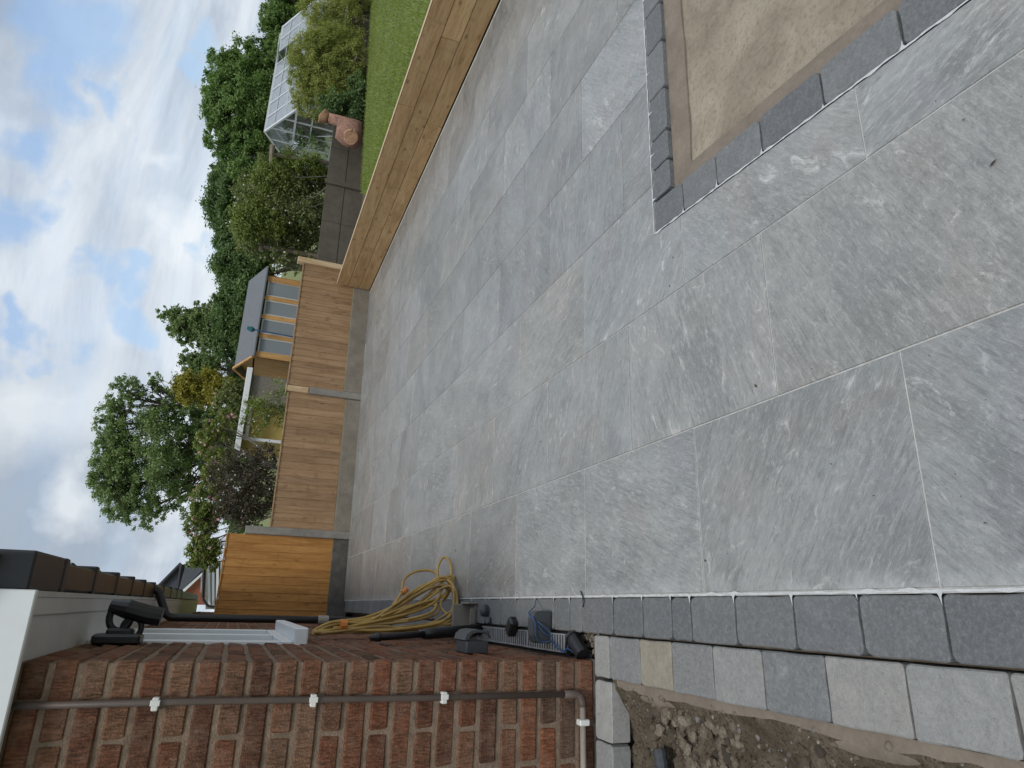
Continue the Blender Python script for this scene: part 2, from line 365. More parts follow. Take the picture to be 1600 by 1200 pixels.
MGRATE = simple('galvanised_grate', (.42, .43, .44), .4, .2, 20, .1, metal=.45)
MHOSE = simple('yellow_hose', (.42, .27, .075), .5, .25, 14, .1)
MHOSED = simple('muddy_hose', (.33, .21, .075), .6, .35, 14, .1)
MORANGE = simple('orange_connector', (.6, .2, .045), .5, .2, 20, .05)
MBLUE = simple('blue_line', (.03, .08, .2), .6, .2, 30, .05)
MTEAL = simple('teal_cloth', (.02, .13, .16), .8, .2, 20, .1)
MTAUPE = simple('taupe_plastic', (.21, .19, .165), .6, .15, 12, .1)
MYELC = simple('pale_yellow_cloth', (.55, .5, .22), .9, .15, 20, .1)
MTERRA = simple('terracotta', (.33, .185, .135), .95, .55, 14, .9, bdist=.02)
MTERRAL = simple('pale_terracotta', (.42, .25, .15), .9, .35, 9, .6, bdist=.02)
MPEB = simple('pebbledash', (.26, .235, .2), .95, .4, 40, 1., bdist=.02)
MYEL = simple('yellow_render', (.42, .31, .09), .9, .2, 5, .2)
MREDB = simple('far_red_brick', (.26, .09, .05), .9, .25, 12, .3)
MALU = simple('aluminium', (.62, .64, .66), .4, .1, 10, .05, metal=.25)
MSHADE = simple('dark_interior', (.05, .05, .05), .9, .3, 4, .1)
def glass(name, tint, a):
    def b(g, bs, out):
        gl = g.n('ShaderNodeBsdfGlossy'); gl.inputs['Roughness'].default_value = .06
        tr = g.n('ShaderNodeBsdfTransparent'); tr.inputs[0].default_value = (*tint, 1)
        df = g.n('ShaderNodeBsdfDiffuse'); df.inputs[0].default_value = (.42, .46, .5, 1)
        m0 = g.n('ShaderNodeMixShader'); m0.inputs[0].default_value = a; g.l(tr.outputs[0], m0.inputs[1]); g.l(df.outputs[0], m0.inputs[2])
        fr = g.n('ShaderNodeLayerWeight'); fr.inputs[0].default_value = .5
        mx = g.n('ShaderNodeMixShader'); g.l(g.math('MULTIPLY_ADD', g.math('POWER', fr.outputs['Facing'], 4.), .75, .06, clamp=True), mx.inputs[0]); g.l(m0.outputs[0], mx.inputs[1]); g.l(gl.outputs[0], mx.inputs[2])
        g.l(mx.outputs[0], out.inputs[0])
    return mat(name, b)
MGLASS = glass('window_glass', (.75, .8, .82), .12)
MGLASSS = glass('painted_sheen_glass', (.85, .88, .9), .5)  # pale diffuse share stands in for sky reflections and a bright interior
MGLASSR = glass('dusty_roof_glass', (.85, .88, .9), .62)

# ------------------------------------------------------------------ mesh helpers
class MB:
    def __init__(s): s.v = []; s.f = []
    def add(s, vs, fs):
        b = len(s.v); s.v += [tuple(v) for v in vs]; s.f += [tuple(i + b for i in f) for f in fs]; return s
    def box(s, x0, x1, y0, y1, z0, z1, mtx=None):
        vs = [Vector((x, y, z)) for z in (z0, z1) for y in (y0, y1) for x in (x0, x1)]
        if mtx: vs = [mtx @ v for v in vs]
        return s.add(vs, [(0, 2, 3, 1), (4, 5, 7, 6), (0, 1, 5, 4), (2, 6, 7, 3), (0, 4, 6, 2), (1, 3, 7, 5)])
    def cbox(s, x0, x1, y0, y1, z0, z1, c=.004, jit=0., mtx=None, rnd=random):      # chamfered box
        xs, ys, zs = (x0, x1), (y0, y1), (z0, z1); vs = []; idx = {}
        for i in (0, 1):
            for j in (0, 1):
                for k in (0, 1):
                    jx, jy, jz = (rnd.uniform(-jit, jit) for _ in range(3))
                    sx, sy, sz = (1 - 2 * i) * c, (1 - 2 * j) * c, (1 - 2 * k) * c
                    px, py, pz = xs[i] + jx * (1 - 2 * i), ys[j] + jy * (1 - 2 * j), zs[k]
                    for a, o in enumerate(((0, sy, sz), (sx, 0, sz), (sx, sy, 0))):
                        idx[i, j, k, a] = len(vs); vs.append(Vector((px + o[0], py + o[1], pz + o[2])))
        fs = []
        fs += [tuple(idx[0, j, k, 0] for j, k in ((0, 0), (0, 1), (1, 1), (1, 0))), tuple(idx[1, j, k, 0] for j, k in ((0, 0), (1, 0), (1, 1), (0, 1)))]
        fs += [tuple(idx[i, 0, k, 1] for i, k in ((0, 0), (1, 0), (1, 1), (0, 1))), tuple(idx[i, 1, k, 1] for i, k in ((0, 0), (0, 1), (1, 1), (1, 0)))]
        fs += [tuple(idx[i, j, 0, 2] for i, j in ((0, 0), (0, 1), (1, 1), (1, 0))), tuple(idx[i, j, 1, 2] for i, j in ((0, 0), (1, 0), (1, 1), (0, 1)))]
        for a in (0, 1):
            for b in (0, 1):
                fs.append((idx[a, b, 0, 0], idx[a, b, 1, 0], idx[a, b, 1, 1], idx[a, b, 0, 1]))
                fs.append((idx[a, 0, b, 0], idx[a, 1, b, 0], idx[a, 1, b, 2], idx[a, 0, b, 2]))
                fs.append((idx[0, a, b, 1], idx[1, a, b, 1], idx[1, a, b, 2], idx[0, a, b, 2]))
        for i in (0, 1):
            for j in (0, 1):
                for k in (0, 1): fs.append(tuple(idx[i, j, k, a] for a in range(3)))
        if mtx: vs = [mtx @ v for v in vs]
        return s.add(vs, fs)
    def tube(s, pts, r, n=6, cap=True):
        pts = [Vector(p) for p in pts]; rs = r if isinstance(r, (list, tuple)) else [r] * len(pts)
        rings = []; up = None
        for i, p in enumerate(pts):
            d = (pts[min(i + 1, len(pts) - 1)] - pts[max(i - 1, 0)])
            if d.length < 1e-9: d = Vector((0, 0, 1))
            d.normalize()
            if up is None: up = d.orthogonal().normalized()
            up = (up - d * up.dot(d))
            if up.length < 1e-6: up = d.orthogonal()
            up.normalize(); sd_ = d.cross(up)
            rings.append([p + (up * math.cos(2 * math.pi * k / n) + sd_ * math.sin(2 * math.pi * k / n)) * rs[i] for k in range(n)])
        b = [v for ring in rings for v in ring]; fs = []
        for i in range(len(pts) - 1):
            for k in range(n):
                a, c = i * n + k, i * n + (k + 1) % n; fs.append((a, c, c + n, a + n))
        if cap: fs += [tuple(range(n))[::-1], tuple((len(pts) - 1) * n + k for k in range(n))]
        return s.add(b, fs)
    def lathe(s, prof, c=(0, 0, 0), n=20, sx=1., sy=1.):
        vs = []; fs = []; c = Vector(c)
        for r, z in prof: vs += [c + Vector((r * math.cos(2 * math.pi * k / n) * sx, r * math.sin(2 * math.pi * k / n) * sy, z)) for k in range(n)]
        for i in range(len(prof) - 1):
            for k in range(n):
                a, b = i * n + k, i * n + (k + 1) % n; fs.append((a, b, b + n, a + n))
        fs += [tuple(range(n))[::-1], tuple((len(prof) - 1) * n + k for k in range(n))]
        return s.add(vs, fs)
    def prism(s, poly, z0, z1, c=0.):                 # polygon prism, optional chamfer of the top edge
        n = len(poly); P = [Vector((p[0], p[1])) for p in poly]
        area = sum(P[i].x * P[(i + 1) % n].y - P[(i + 1) % n].x * P[i].y for i in range(n))
        if area < 0: P = P[::-1]
        def inset(d):
            out = []
            for i in range(n):
                e1 = (P[i] - P[i - 1]).normalized(); e2 = (P[(i + 1) % n] - P[i]).normalized()
                n1 = Vector((-e1.y, e1.x)); n2 = Vector((-e2.y, e2.x)); b = n1 + n2
                out.append(P[i] + b * (d / max(.2, b.dot(n1))))
            return out
        lv = [[(p.x, p.y, z0) for p in P], [(p.x, p.y, z1 - c) for p in P]]
        if c: lv.append([(p.x, p.y, z1) for p in inset(c)])
        vs = [v for l in lv for v in l]; fs = []
        for k in range(len(lv) - 1):
            for i in range(n):
                a, b = k * n + i, k * n + (i + 1) % n; fs.append((a, b, b + n, a + n))
        fs += [tuple(range(n))[::-1], tuple((len(lv) - 1) * n + i for i in range(n))]
        return s.add(vs, fs)
    def quad(s, a, b, c, d): return s.add([a, b, c, d], [(0, 1, 2, 3)])
    def mesh(s, name, m, smooth=False):
        me = bpy.data.meshes.new(name); me.from_pydata([tuple(v) for v in s.v], [], s.f)
        me.materials.append(m); me.validate()
        if smooth: me.polygons.foreach_set('use_smooth', [True] * len(me.polygons))
        me.update(); return me
WL = {}                                                # world location of every object placed without rotation
def link(name, data, parent=None, loc=(0, 0, 0)):
    o = bpy.data.objects.new(name, data); COL.objects.link(o); loc = Vector(loc); WL[o.name] = loc
    if parent is not None: o.parent = parent; o.location = loc - WL[parent.name]
    else: o.location = loc
    return o
def obj(name, mb, m, parent=None, loc=(0, 0, 0), smooth=False):
    return link(name, mb.mesh(name, m, smooth), parent, loc)
def tag(o, label=None, cat=None, group=None, kind=None):
    if label: o['label'] = label
    if cat: o['category'] = cat
    if group: o['group'] = group
    if kind: o['kind'] = kind
    return o
def thing(name, loc, label, cat, group=None):
    return tag(link(name, None, None, loc), label, cat, group)

# ------------------------------------------------------------------ the ground and the setting
fy = lambda x: 10.52 + .122 * x                        # line of the boundary fence
gm = MB(); gm.quad((-400, -300, -.32), (500, -300, -.32), (500, 700, -.32), (-400, 700, -.32))
tag(obj('ground', gm, MTURF), kind='structure')
nl = MB(); nl.quad((-60, 10.62 - 60 * .122, -.02), (5.62, fy(5.62) + .12, -.02), (5.62, 200, -.02), (-60, 200, -.02))
nl.quad((5.62, fy(5.62) + .12, -.02), (120, fy(120) + .12, -.02), (120, 200, -.02), (5.62, 200, -.02))
tag(obj('garden_ground', nl, MTURF), kind='structure')

# patio: slabs laid in half bond, in long courses that run towards the fence
XB = .072
def pitx(y): return 1.625 - .075 * (2.2 - y)           # outer edge of the sett border round the pit
PITY = 2.235
cs = [XB + .604 * k for k in range(9)] + [5.34]
bed = MB()
bed.prism([(XB - .01, -1.6), (pitx(-1.6) - .003, -1.6), (pitx(PITY) - .003, PITY), (XB - .01, PITY)], -.05, -.004)
bed.prism([(XB - .01, PITY), (5.38, PITY), (5.38, fy(5.38) - .03), (XB - .01, fy(0) - .03)], -.05, -.004)
patio = tag(obj('patio', bed, MGROUT), kind='structure')
J = .003
smesh = {}
def slab(poly):
    cx = sum(p[0] for p in poly) / len(poly); cy = sum(p[1] for p in poly) / len(poly)
    loc = [(round(p[0] - cx, 4), round(p[1] - cy, 4)) for p in poly]; key = tuple(loc)
    if key not in smesh:
        b = MB(); b.prism(loc, -.02, 0, .0015); smesh[key] = b.mesh('slab', MSLAB)
    link('slab', smesh[key], patio, (cx, cy, random.uniform(-.0006, .0006)))
for k in range(9):
    x0, x1 = cs[k] + J, cs[k + 1] - J
    y = 1.157 + (.445 if k % 2 else 0) - .889 * 3
    while y < 11.2:
        ya, yb = y + J, y + .889 - J; y += .889
        yend0, yend1 = fy(x0) - .035, fy(x1) - .035
        if ya > yend0 - .05: break
        if k >= 2 and ya < PITY:
            if k == 2:
                if yb < PITY: slab([(x0, ya), (pitx(ya) - J * 2, ya), (pitx(yb) - J * 2, yb), (x0, yb)])
                else:
                    xp = pitx(PITY) - J * 2
                    slab([(x0, ya), (pitx(ya) - J * 2, ya), (xp, PITY + J * 2), (x1, PITY + J * 2), (x1, yb), (x0, yb)])
            elif yb > PITY + .06: slab([(x0, PITY + J * 2), (x1, PITY + J * 2), (x1, yb), (x0, yb)])
            continue
        if yb > yend0: slab([(x0, ya), (x1, ya), (x1, yend1), (x0, yend0)])
        else: slab([(x0, ya), (x1, ya), (x1, yb), (x0, yb)])

# smeared pointing along the sett edges
def ribbon(p0, p1, w, seed, name, drips=()):
    rnd = random.Random(seed); p0, p1 = Vector(p0), Vector(p1); L = (p1 - p0).length; d = (p1 - p0) / L; nrm = Vector((-d.y, d.x, 0))
    n = int(L / .008); b = MB(); vs = []; fs = []
    for i in range(n + 1):
        t = L * i / n; q = p0 + d * t
        a = w * (.35 + 1.1 * max(0, noise.noise(Vector((t * 23, seed, 0))) + .25)); c = w * (.3 + 1.6 * max(0, noise.noise(Vector((t * 17, seed + 7, 0))) + .1) + .5 * max(0, noise.noise(Vector((t * 60, seed + 3, 0)))))
        vs += [q + nrm * a, q - nrm * c]
    for i in range(n): fs.append((2 * i, 2 * i + 1, 2 * i + 3, 2 * i + 2))
    b.add(vs, fs)
    for t in drips:                                       # cement run into the corner between two setts
        q = p0 + d * t; ln = -rnd.uniform(.012, .042); hw = rnd.uniform(.007, .013)
        b.add([q + d * hw + Vector((0, 0, .0002)), q - d * hw + Vector((0, 0, .0002)), q - nrm * ln * .35 - d * hw * .3 + Vector((0, 0, .0004)), q - nrm * ln + Vector((0, 0, -.002)), q - nrm * ln * .35 + d * hw * .35 + Vector((0, 0, .0004))], [(0, 1, 2, 3, 4)])
    return tag(obj(name, b, MCEM, patio), kind='stuff')

# setts
def sett(poly4, parent, m, top=.002, rnd=random, depth=.07, rr=(.011, .026)):
    # tumbled block with rounded, slightly uneven edges over a four-cornered plan
    cx = sum(p[0] for p in poly4) / 4; cy = sum(p[1] for p in poly4) / 4
    P = [Vector((p[0] - cx, p[1] - cy)) for p in poly4]; out = []
    for i in range(4):
        a, b, c = P[i - 1], P[i], P[(i + 1) % 4]; r = rnd.uniform(*rr)
        e1 = (a - b).normalized(); e2 = (c - b).normalized()
        out += [b + e1 * r, b + (e1 + e2) * r * .3, b + e2 * r]
        mid = (b + c) / 2; nn = -mid.normalized(); out += [b.lerp(c, .32) + nn * rnd.uniform(-.001, .003), b.lerp(c, .66) + nn * rnd.uniform(-.001, .003)]
    b = MB(); b.prism([(p.x, p.y) for p in out], -depth, 0, rnd.uniform(.003, .0045))
    return link('sett', b.mesh('sett', m, False), parent, (cx, cy, top))
edge_bed = MB(); edge_bed.box(-.098, XB - .011, -1.6, fy(0) - .03, -.12, -.058)
edging = tag(link('dark_edging', edge_bed.mesh('dark_edging', MHAUN)), kind='structure')
joints = [.94 - .23 * k for k in range(11, 0, -1)] + [.94, 1.157, 1.395, 1.63, 1.89, 2.13, 2.25, 2.45, 2.685, 2.975]
while joints[-1] < 10.3: joints.append(joints[-1] + random.choice((.13, .18, .24, .24, .28)))
for a, b in zip(joints, joints[1:]):
    sett([(XB - .012, a + .003), (XB - .012, b - .003), (-.092 + random.uniform(-.002, .002), b - .003), (-.092, a + .003)], edging, MSETT)
ribbon((XB - .004, -1.5, .0032), (XB - .004, 10.4, .0032), .0055, 3, 'smeared_pointing', [j + 1.5 + .0 for j in joints if j > -1.4])
lj = [1.04 - .25 * k for k in range(10, 0, -1)] + [1.04, 1.29, 1.54, 1.79, 2.03, 2.27, 2.49, 2.735, 2.87]
lb = MB(); lb.box(-.272, -.104, -1.6, 2.88, -.12, -.06)
pale = tag(link('pale_edging', lb.mesh('pale_edging', MHAUN)), kind='structure')
for i, (a, b) in enumerate(zip(lj, lj[1:])):
    sett([(-.1, a + .002), (-.1, b - .001), (-.27 + random.uniform(-.003, .003), b - .001 + random.uniform(-.004, .002)), (-.27, a + .002)], pale, MSETTB if i == 15 else (MSETT_M if i == 12 else MSETTL), -.004, rr=(.007, .016))
fx = [-.28, -.52, -.75, -1.0, -1.24, -1.5]
for a, b in zip(fx, fx[1:]):
    sett([(a - .003, 2.72), (a - .003, 2.865), (b + .003, 2.865), (b + .003, 2.72)], pale, MSETTL, -.003, depth=.085)

# the pit left open beside the patio: sett border, haunching, screeded concrete
pb = MB()
pb.prism([(pitx(-1.6) + .003, -1.6), (pitx(-1.6) + .16, -1.6), (pitx(PITY) + .15, 2.08), (6.0, 2.10), (6.0, PITY), (pitx(PITY), PITY)], -.14, -.04)
pitborder = tag(link('pit_edging', pb.mesh('pit_edging', MHAUN)), kind='structure')
ys = [PITY, 2.02, 1.80, 1.55, 1.27, .985, .74, .5, .26, 0, -.25, -.5, -.75, -1.0, -1.25, -1.5]
for a, b in zip(ys, ys[1:]):
    w = .155
    sett([(pitx(a) + .001, a - .003), (pitx(a) + w, a - .003 - (.0 if a < 2.1 else 0)), (pitx(b) + w, b + .003), (pitx(b) + .001, b + .003)], pitborder, MSETT)
xx = pitx(PITY) + .165
while xx < 5.8:
    w = random.choice((.2, .24, .28, .16))
    sett([(xx, 2.10), (xx + w - .006, 2.10), (xx + w - .006, PITY - .003), (xx, PITY - .003)], pitborder, MSETT); xx += w
ribbon((pitx(PITY) - .002, PITY, .0035), (pitx(-1.5) - .002, -1.5, .0035), .0055, 11, 'smeared_pointing', [PITY - y for y in ys[1:]])
ribbon((5.3, PITY + .002, .0035), (pitx(PITY), PITY + .002, .0035), .005, 17, 'smeared_pointing', [5.3 - x for x in np.arange(1.8, 5.2, .24)])
hb = MB(); nS = 60
def wob(t, s): return .012 * noise.noise(Vector((t * 5, s, 0)))
inner = [];
vs = []; fs = []
path_out = [(pitx(y) + .155, y) for y in np.linspace(-1.6, 2.09, 40)] + [(x, 2.10) for x in np.linspace(pitx(2.1) + .17, 6., 50)]
path_in = [(pitx(y) + .245 + wob(y, 2), y) for y in np.linspace(-1.6, 1.985, 40)] + [(x, 1.985 + wob(x, 5)) for x in np.linspace(pitx(2.) + .26, 6., 50)]
for (a, b), (c, d) in zip(path_out, path_in): vs += [(a, b, -.022), (c, d, -.034), (c + .004, d - .004, -.1)]
for i in range(len(path_out) - 1): fs += [(3 * i, 3 * i + 1, 3 * i + 4, 3 * i + 3), (3 * i + 1, 3 * i + 2, 3 * i + 5, 3 * i + 4)]
hb.add(vs, fs); tag(obj('mortar_haunching', hb, MHAUN), kind='structure')
def heightgrid(x0, x1, y0, y1, step, hf, name, m, inside=None):
    nx, ny = int((x1 - x0) / step) + 1, int((y1 - y0) / step) + 1; b = MB(); vs = []; fs = []
    for j in range(ny):
        for i in range(nx):
            x, y = x0 + (x1 - x0) * i / (nx - 1), y0 + (y1 - y0) * j / (ny - 1); vs.append((x, y, hf(x, y)))
    for j in range(ny - 1):
        for i in range(nx - 1):
            a = j * nx + i; fs.append((a, a + 1, a + nx + 1, a + nx))
    b.add(vs, fs); return tag(obj(name, b, m, None, (0, 0, 0), True), kind='structure')
heightgrid(1.4, 6.0, -1.6, 2.1, .03, lambda x, y: -.044 + .006 * noise.noise(Vector((x * 3, y * 3, 0))) + .004 * noise.noise(Vector((x * 14, y * 14, 3))), 'concrete_base', MPIT)
# dug strip of soil by the house front
def soilh(x, y):
    edge = min(1., max(0., (-.31 - x) / .1)); edge2 = min(1., max(0., (2.71 - y) / .1))
    h = -.022 - .075 * edge + .055 * noise.noise(Vector((x * 5, y * 5, 1))) * edge + .034 * noise.noise(Vector((x * 17, y * 17, 2))) * edge + .016 * noise.noise(Vector((x * 45, y * 45, 5))) * edge
    h -= .07 * math.exp(-((x + .52) ** 2 + (y - 2.47) ** 2) / .006)
    return h
heightgrid(-2.6, -.262, -1.6, 2.74, .016, soilh, 'soil', MSOIL)
mb_ = MB(); vs = []; N_ = 220
for i in range(N_ + 1):
    y = -1.5 + (2.70 + 1.5) * i / N_; w1 = .055 + .035 * noise.noise(Vector((y * 3.1, 2, 0))) + .012 * noise.noise(Vector((y * 15, 5, 0)))
    vs += [(-.271, y, -.017), (-.271 - w1 * .6, y, -.022), (-.271 - w1, y, -.036), (-.271 - w1 - .012, y, -.12)]
mb_.add(vs, [(4 * i + k, 4 * i + k + 1, 4 * i + k + 5, 4 * i + k + 4) for i in range(N_) for k in range(3)])
tag(obj('mud_haunch', mb_, MHAUN, None, (0, 0, 0), True), kind='structure')
def rock(b, c, r, rnd, fl=.7):
    ico = [(0, 0, 1), (.89, 0, .45), (.28, .85, .45), (-.72, .53, .45), (-.72, -.53, .45), (.28, -.85, .45), (.72, .53, -.45), (-.28, .85, -.45), (-.89, 0, -.45), (-.28, -.85, -.45), (.72, -.53, -.45), (0, 0, -1)]
    F = [(0, 1, 2), (0, 2, 3), (0, 3, 4), (0, 4, 5), (0, 5, 1), (1, 6, 2), (2, 7, 3), (3, 8, 4), (4, 9, 5), (5, 10, 1), (6, 7, 2), (7, 8, 3), (8, 9, 4), (9, 10, 5), (10, 6, 1), (11, 7, 6), (11, 8, 7), (11, 9, 8), (11, 10, 9), (11, 6, 10)]
    a = rnd.uniform(0, 6.28); sx = rnd.uniform(.7, 1.4)
    vs = []
    for v in ico:
        k = r * rnd.uniform(.7, 1.2); x, y, z = v[0] * k * sx, v[1] * k, v[2] * k * fl
        vs.append((c[0] + x * math.cos(a) - y * math.sin(a), c[1] + x * math.sin(a) + y * math.cos(a), c[2] + z))
    b.add(vs, F)
rb = MB(); rnd = random.Random(5)
for i in range(2600):
    x = -.29 - abs(rnd.gauss(0, .5)); y = rnd.uniform(.3, 2.68); r = min(.024, .0025 + rnd.expovariate(1) * .0032)
    if noise.noise(Vector((x * 4, y * 4, 9))) < -.05 and rnd.random() < .7: continue
    rock(rb, (x, y, soilh(x, y) + r * .15), r * .85, rnd)
tag(obj('rubble', rb, MSTONE), kind='stuff')
cb = MB(); rnd = random.Random(15)
for i in range(2600):
    x = -.34 - abs(rnd.gauss(0, .5)); y = rnd.uniform(.3, 2.64); r = .004 + .026 * rnd.random() ** 2.5
    if noise.noise(Vector((x * 3, y * 3, 4))) < -.15: continue
    rock(cb, (x, y, soilh(x, y) + r * .1), r, rnd, .6)
tag(obj('clods', cb, MCLOD), kind='stuff')

# ------------------------------------------------------------------ the brick house
HX, HY, ZT = -.21, 2.92, 2.2
house = thing('brick_house', (HX, HY, 0), 'near red brown brick house corner with white soffit, dark gutter and clipped pipe', 'house')
PZ, PL = .0925, .268
cw = MB()
WY0, WY1, WZ0, WZ1 = 4.2, 5.95, 1.19, 2.15
rec = .007
cw.box(-6, HX - rec, HY + rec, WY0, -.3, ZT)
cw.box(-6, HX - rec, WY0, WY1, -.3, WZ0)
cw.box(-6, HX - rec - .25, WY0, WY1, WZ0, ZT)
cw.box(-6, HX - rec, WY1, 17, -.3, ZT)
wall = obj('wall', cw, MMORT, house)
bvar = {}
def brickmesh(l, d, v):
    if (l, d, v) not in bvar:
        r_ = random.Random(v * 7 + int(l * 1000)); b = MB(); b.cbox(-l / 2, l / 2, -d / 2, d / 2, -.0365, .0365, .007, .004, rnd=r_); bvar[l, d, v] = b.mesh('brick', MBRICK)
    return bvar[l, d, v]
stuffb = MB(); nb = 0
for c in range(25):
    z = -.03 + PZ * c + .0405
    if z + .04 > ZT: continue
    # front face: runs to the left from the corner
    first = .124 if c % 2 else .25
    x = HX; ln = first
    while x > -1.45:
        link('brick', brickmesh(ln, .1, random.randrange(4)), wall, (x - ln / 2, HY + .05 + random.uniform(-.0025, .002), z)); nb += 1
        x -= ln + .0185; ln = .25
    # side face: runs away from the corner; the near ones are single bricks
    y = HY + (.1115 if not c % 2 else .1115) 
    ln = .146 if c % 2 else .018
    if not c % 2: ln = .0165 + .0
    y0 = HY + .1185
    lens = [.14] if c % 2 else []
    y = y0
    while y < 16.8:
        ln = lens.pop() if lens else .25
        if WY0 - .02 < y + ln and y < WY1 and z > WZ0 - .06:
            if y < WY0 - .05: ln = WY0 - .006 - y
            else: y = WY1 + .008; continue
        if y < HY + 1.75: link('brick', brickmesh(.1, round(ln, 3), random.randrange(4)), wall, (HX - .05 + random.uniform(-.002, .0025), y + ln / 2, z)); nb += 1
        else: stuffb.cbox(HX - .1, HX + random.uniform(-.002, .002), y, y + ln, z - .0365, z + .0365, .004)
        y += ln + .0185
tag(obj('far_brickwork', stuffb, MBRICK, wall), kind='stuff')
pl = MB(); pl.box(-6, HX + .004, HY - .012, 17, -.3, -.028); obj('plinth', pl, MCONCD, wall)
# window with frame, sill, pane
wf = MB(); fd = HX - .075
for (a, b_, c_, d_) in ((WY0, WY1, WZ0 + .0, WZ0 + .06), (WY0, WY1, WZ1 - .03, WZ1 + .05), (WY0, WY0 + .06, WZ0 + .06, WZ1 - .03), (WY1 - .06, WY1, WZ0 + .06, WZ1 - .03), (WY0 + .85, WY0 + .91, WZ0 + .06, WZ1 - .03)):
    wf.cbox(fd - .06, HX + .012, a, b_, c_, d_, .006)
wn = obj('window', wf, MWHITE, house)
b = MB(); b.box(fd - .03, fd - .022, WY0 + .06, WY0 + .85, WZ0 + .06, WZ1 - .03); obj('pane', b, MGLASS, wn)
b = MB(); b.box(fd - .03, fd - .022, WY0 + .91, WY1 - .06, WZ0 + .06, WZ1 - .03); obj('pane', b, MGLASS, wn)
b = MB(); b.cbox(HX - .1, HX + .085, WY0 - .05, WY1 + .05, WZ0 - .075, WZ0 - .004, .008); obj('sill', b, MWHITE, wn)
# soffit, fascias, gutter, roof
b = MB(); b.box(HX - .01, .0, HY - .03, 16.9, ZT + .002, ZT + .02); b.box(-.06, 0, HY - .03, 16.9, ZT - .008, ZT + .0); sof = obj('soffit', b, MSOFF, house)
b = MB(); b.box(.002, .022, HY - .045, 16.9, ZT - .012, ZT + .16); obj('fascia', b, MWHITED, house)
b = MB(); b.cbox(-6, .024, HY - .085, HY - .05, ZT - .03, ZT + .42, .004); b.cbox(-6, .03, HY - .1, HY - .087, ZT + .1, ZT + .44, .004); obj('fascia', b, MWHITE, house)
b = MB(); prof = [(.026, .12), (.026, .03), (.036, .012), (.13, .012), (.142, .03), (.146, .105)]
vs = [(x, y, ZT + z) for y in (HY - .02, 16.9) for x, z in prof] + [(x + (.004 if i < 3 else -.004), y, ZT + z + (.004 if 1 < i < 4 else 0)) for y in (HY - .02, 16.9) for i, (x, z) in enumerate(prof)]
n = len(prof); fs = [(i, i + 1, i + 1 + n, i + n) for i in range(n - 1)] + [(2 * n + i + 1, 2 * n + i, 3 * n + i, 3 * n + i + 1) for i in range(n - 1)] + [tuple(range(n)), tuple(range(n, 2 * n))[::-1]]
b.add(vs, fs); gut = obj('gutter', b, MGUT, house)
y = HY + .0
brk = MB(); brk.cbox(.022, .158, -.035, .035, .002, .115, .006); brk.tube([(.15, -.02, .105), (.162, -.02, .12), (.164, .0, .14), (.14, .01, .15)], .011, 6); brm = brk.mesh('bracket', MBLACK)
tag(gut, 'dark brown gutter with black unions')
eb = MB(); eb.cbox(.02, .156, -.16, .3, .0, .122, .008); link('bracket', eb.mesh('bracket', MBLACK), gut, (0, 3.03, ZT + .003))
for yy in (3.42, 4.15, 4.9, 5.65, 6.4, 7.2, 8.2, 9.2, 10.2, 11.2): link('bracket', brm, gut, (0, yy, ZT + .005))
b = MB(); t_ = math.tan(R(32))
b.add([(.1, HY - .1, ZT + .17), (.1, 17, ZT + .17), (-5, 17, ZT + .17 + 5.1 * t_), (-5, HY - .1, ZT + .17 + 5.1 * t_), (.1, HY - .1, ZT + .15), (.1, 17, ZT + .15), (-5, 17, ZT + .15 + 5.1 * t_), (-5, HY - .1, ZT + .15 + 5.1 * t_)], [(0, 1, 2, 3), (7, 6, 5, 4), (0, 4, 5, 1), (0, 3, 7, 4)])
roof = obj('roof', b, MTILE, house)
tb = MB(); tp = [(-.165, .0), (-.12, -.006), (.02, -.006), (.06, .0), (.085, .03), (.115, .042), (.145, .03), (.168, .0)]
vs = []
for X, Z in ((.0, 0), (-.36, .36 * t_)):
    vs += [(X, q, Z + h + .018) for q, h in tp] + [(X, q, Z + h) for q, h in tp]
n = len(tp); fs = [(i, i + 1, i + 1 + 2 * n, i + 2 * n) for i in range(n - 1)] + [(n + i + 1, n + i, n + i + 2 * n, n + i + 1 + 2 * n) for i in range(n - 1)] + [(i + 1, i, n + i, n + i + 1) for i in range(n - 1)] + [(0, 2 * n, 3 * n, n), (n - 1, 2 * n - 1, 4 * n - 1, 3 * n - 1)]
tb.add(vs, fs); tm = tb.mesh('tile', MTILE)
y = HY - .0
while y < 16.8:
    link('tile', tm, roof, (.138 + random.uniform(-.006, .004) + (.02 if y > 7.3 else 0), y, ZT + .118)); y += .33
# downpipe with offset neck and the grey collar low down
b = MB(); b.tube([(.09, 7.2, ZT + .03), (.088, 7.2, ZT - .0), (.07, 7.2, ZT - .03), (-.12, 7.2, ZT - .12), (-.145, 7.2, ZT - .16), (-.145, 7.2, ZT - .22), (-.145, 7.2, 1.2), (-.145, 7.2, -.02)], .036, 10); dp = obj('downpipe', b, MBLACK, house, smooth=True)
b = MB(); b.lathe([(.042, 0), (.044, .02), (.044, .09), (.04, .1)], (-.145, 7.2, .62), 12); obj('collar', b, MPIPEG, dp)
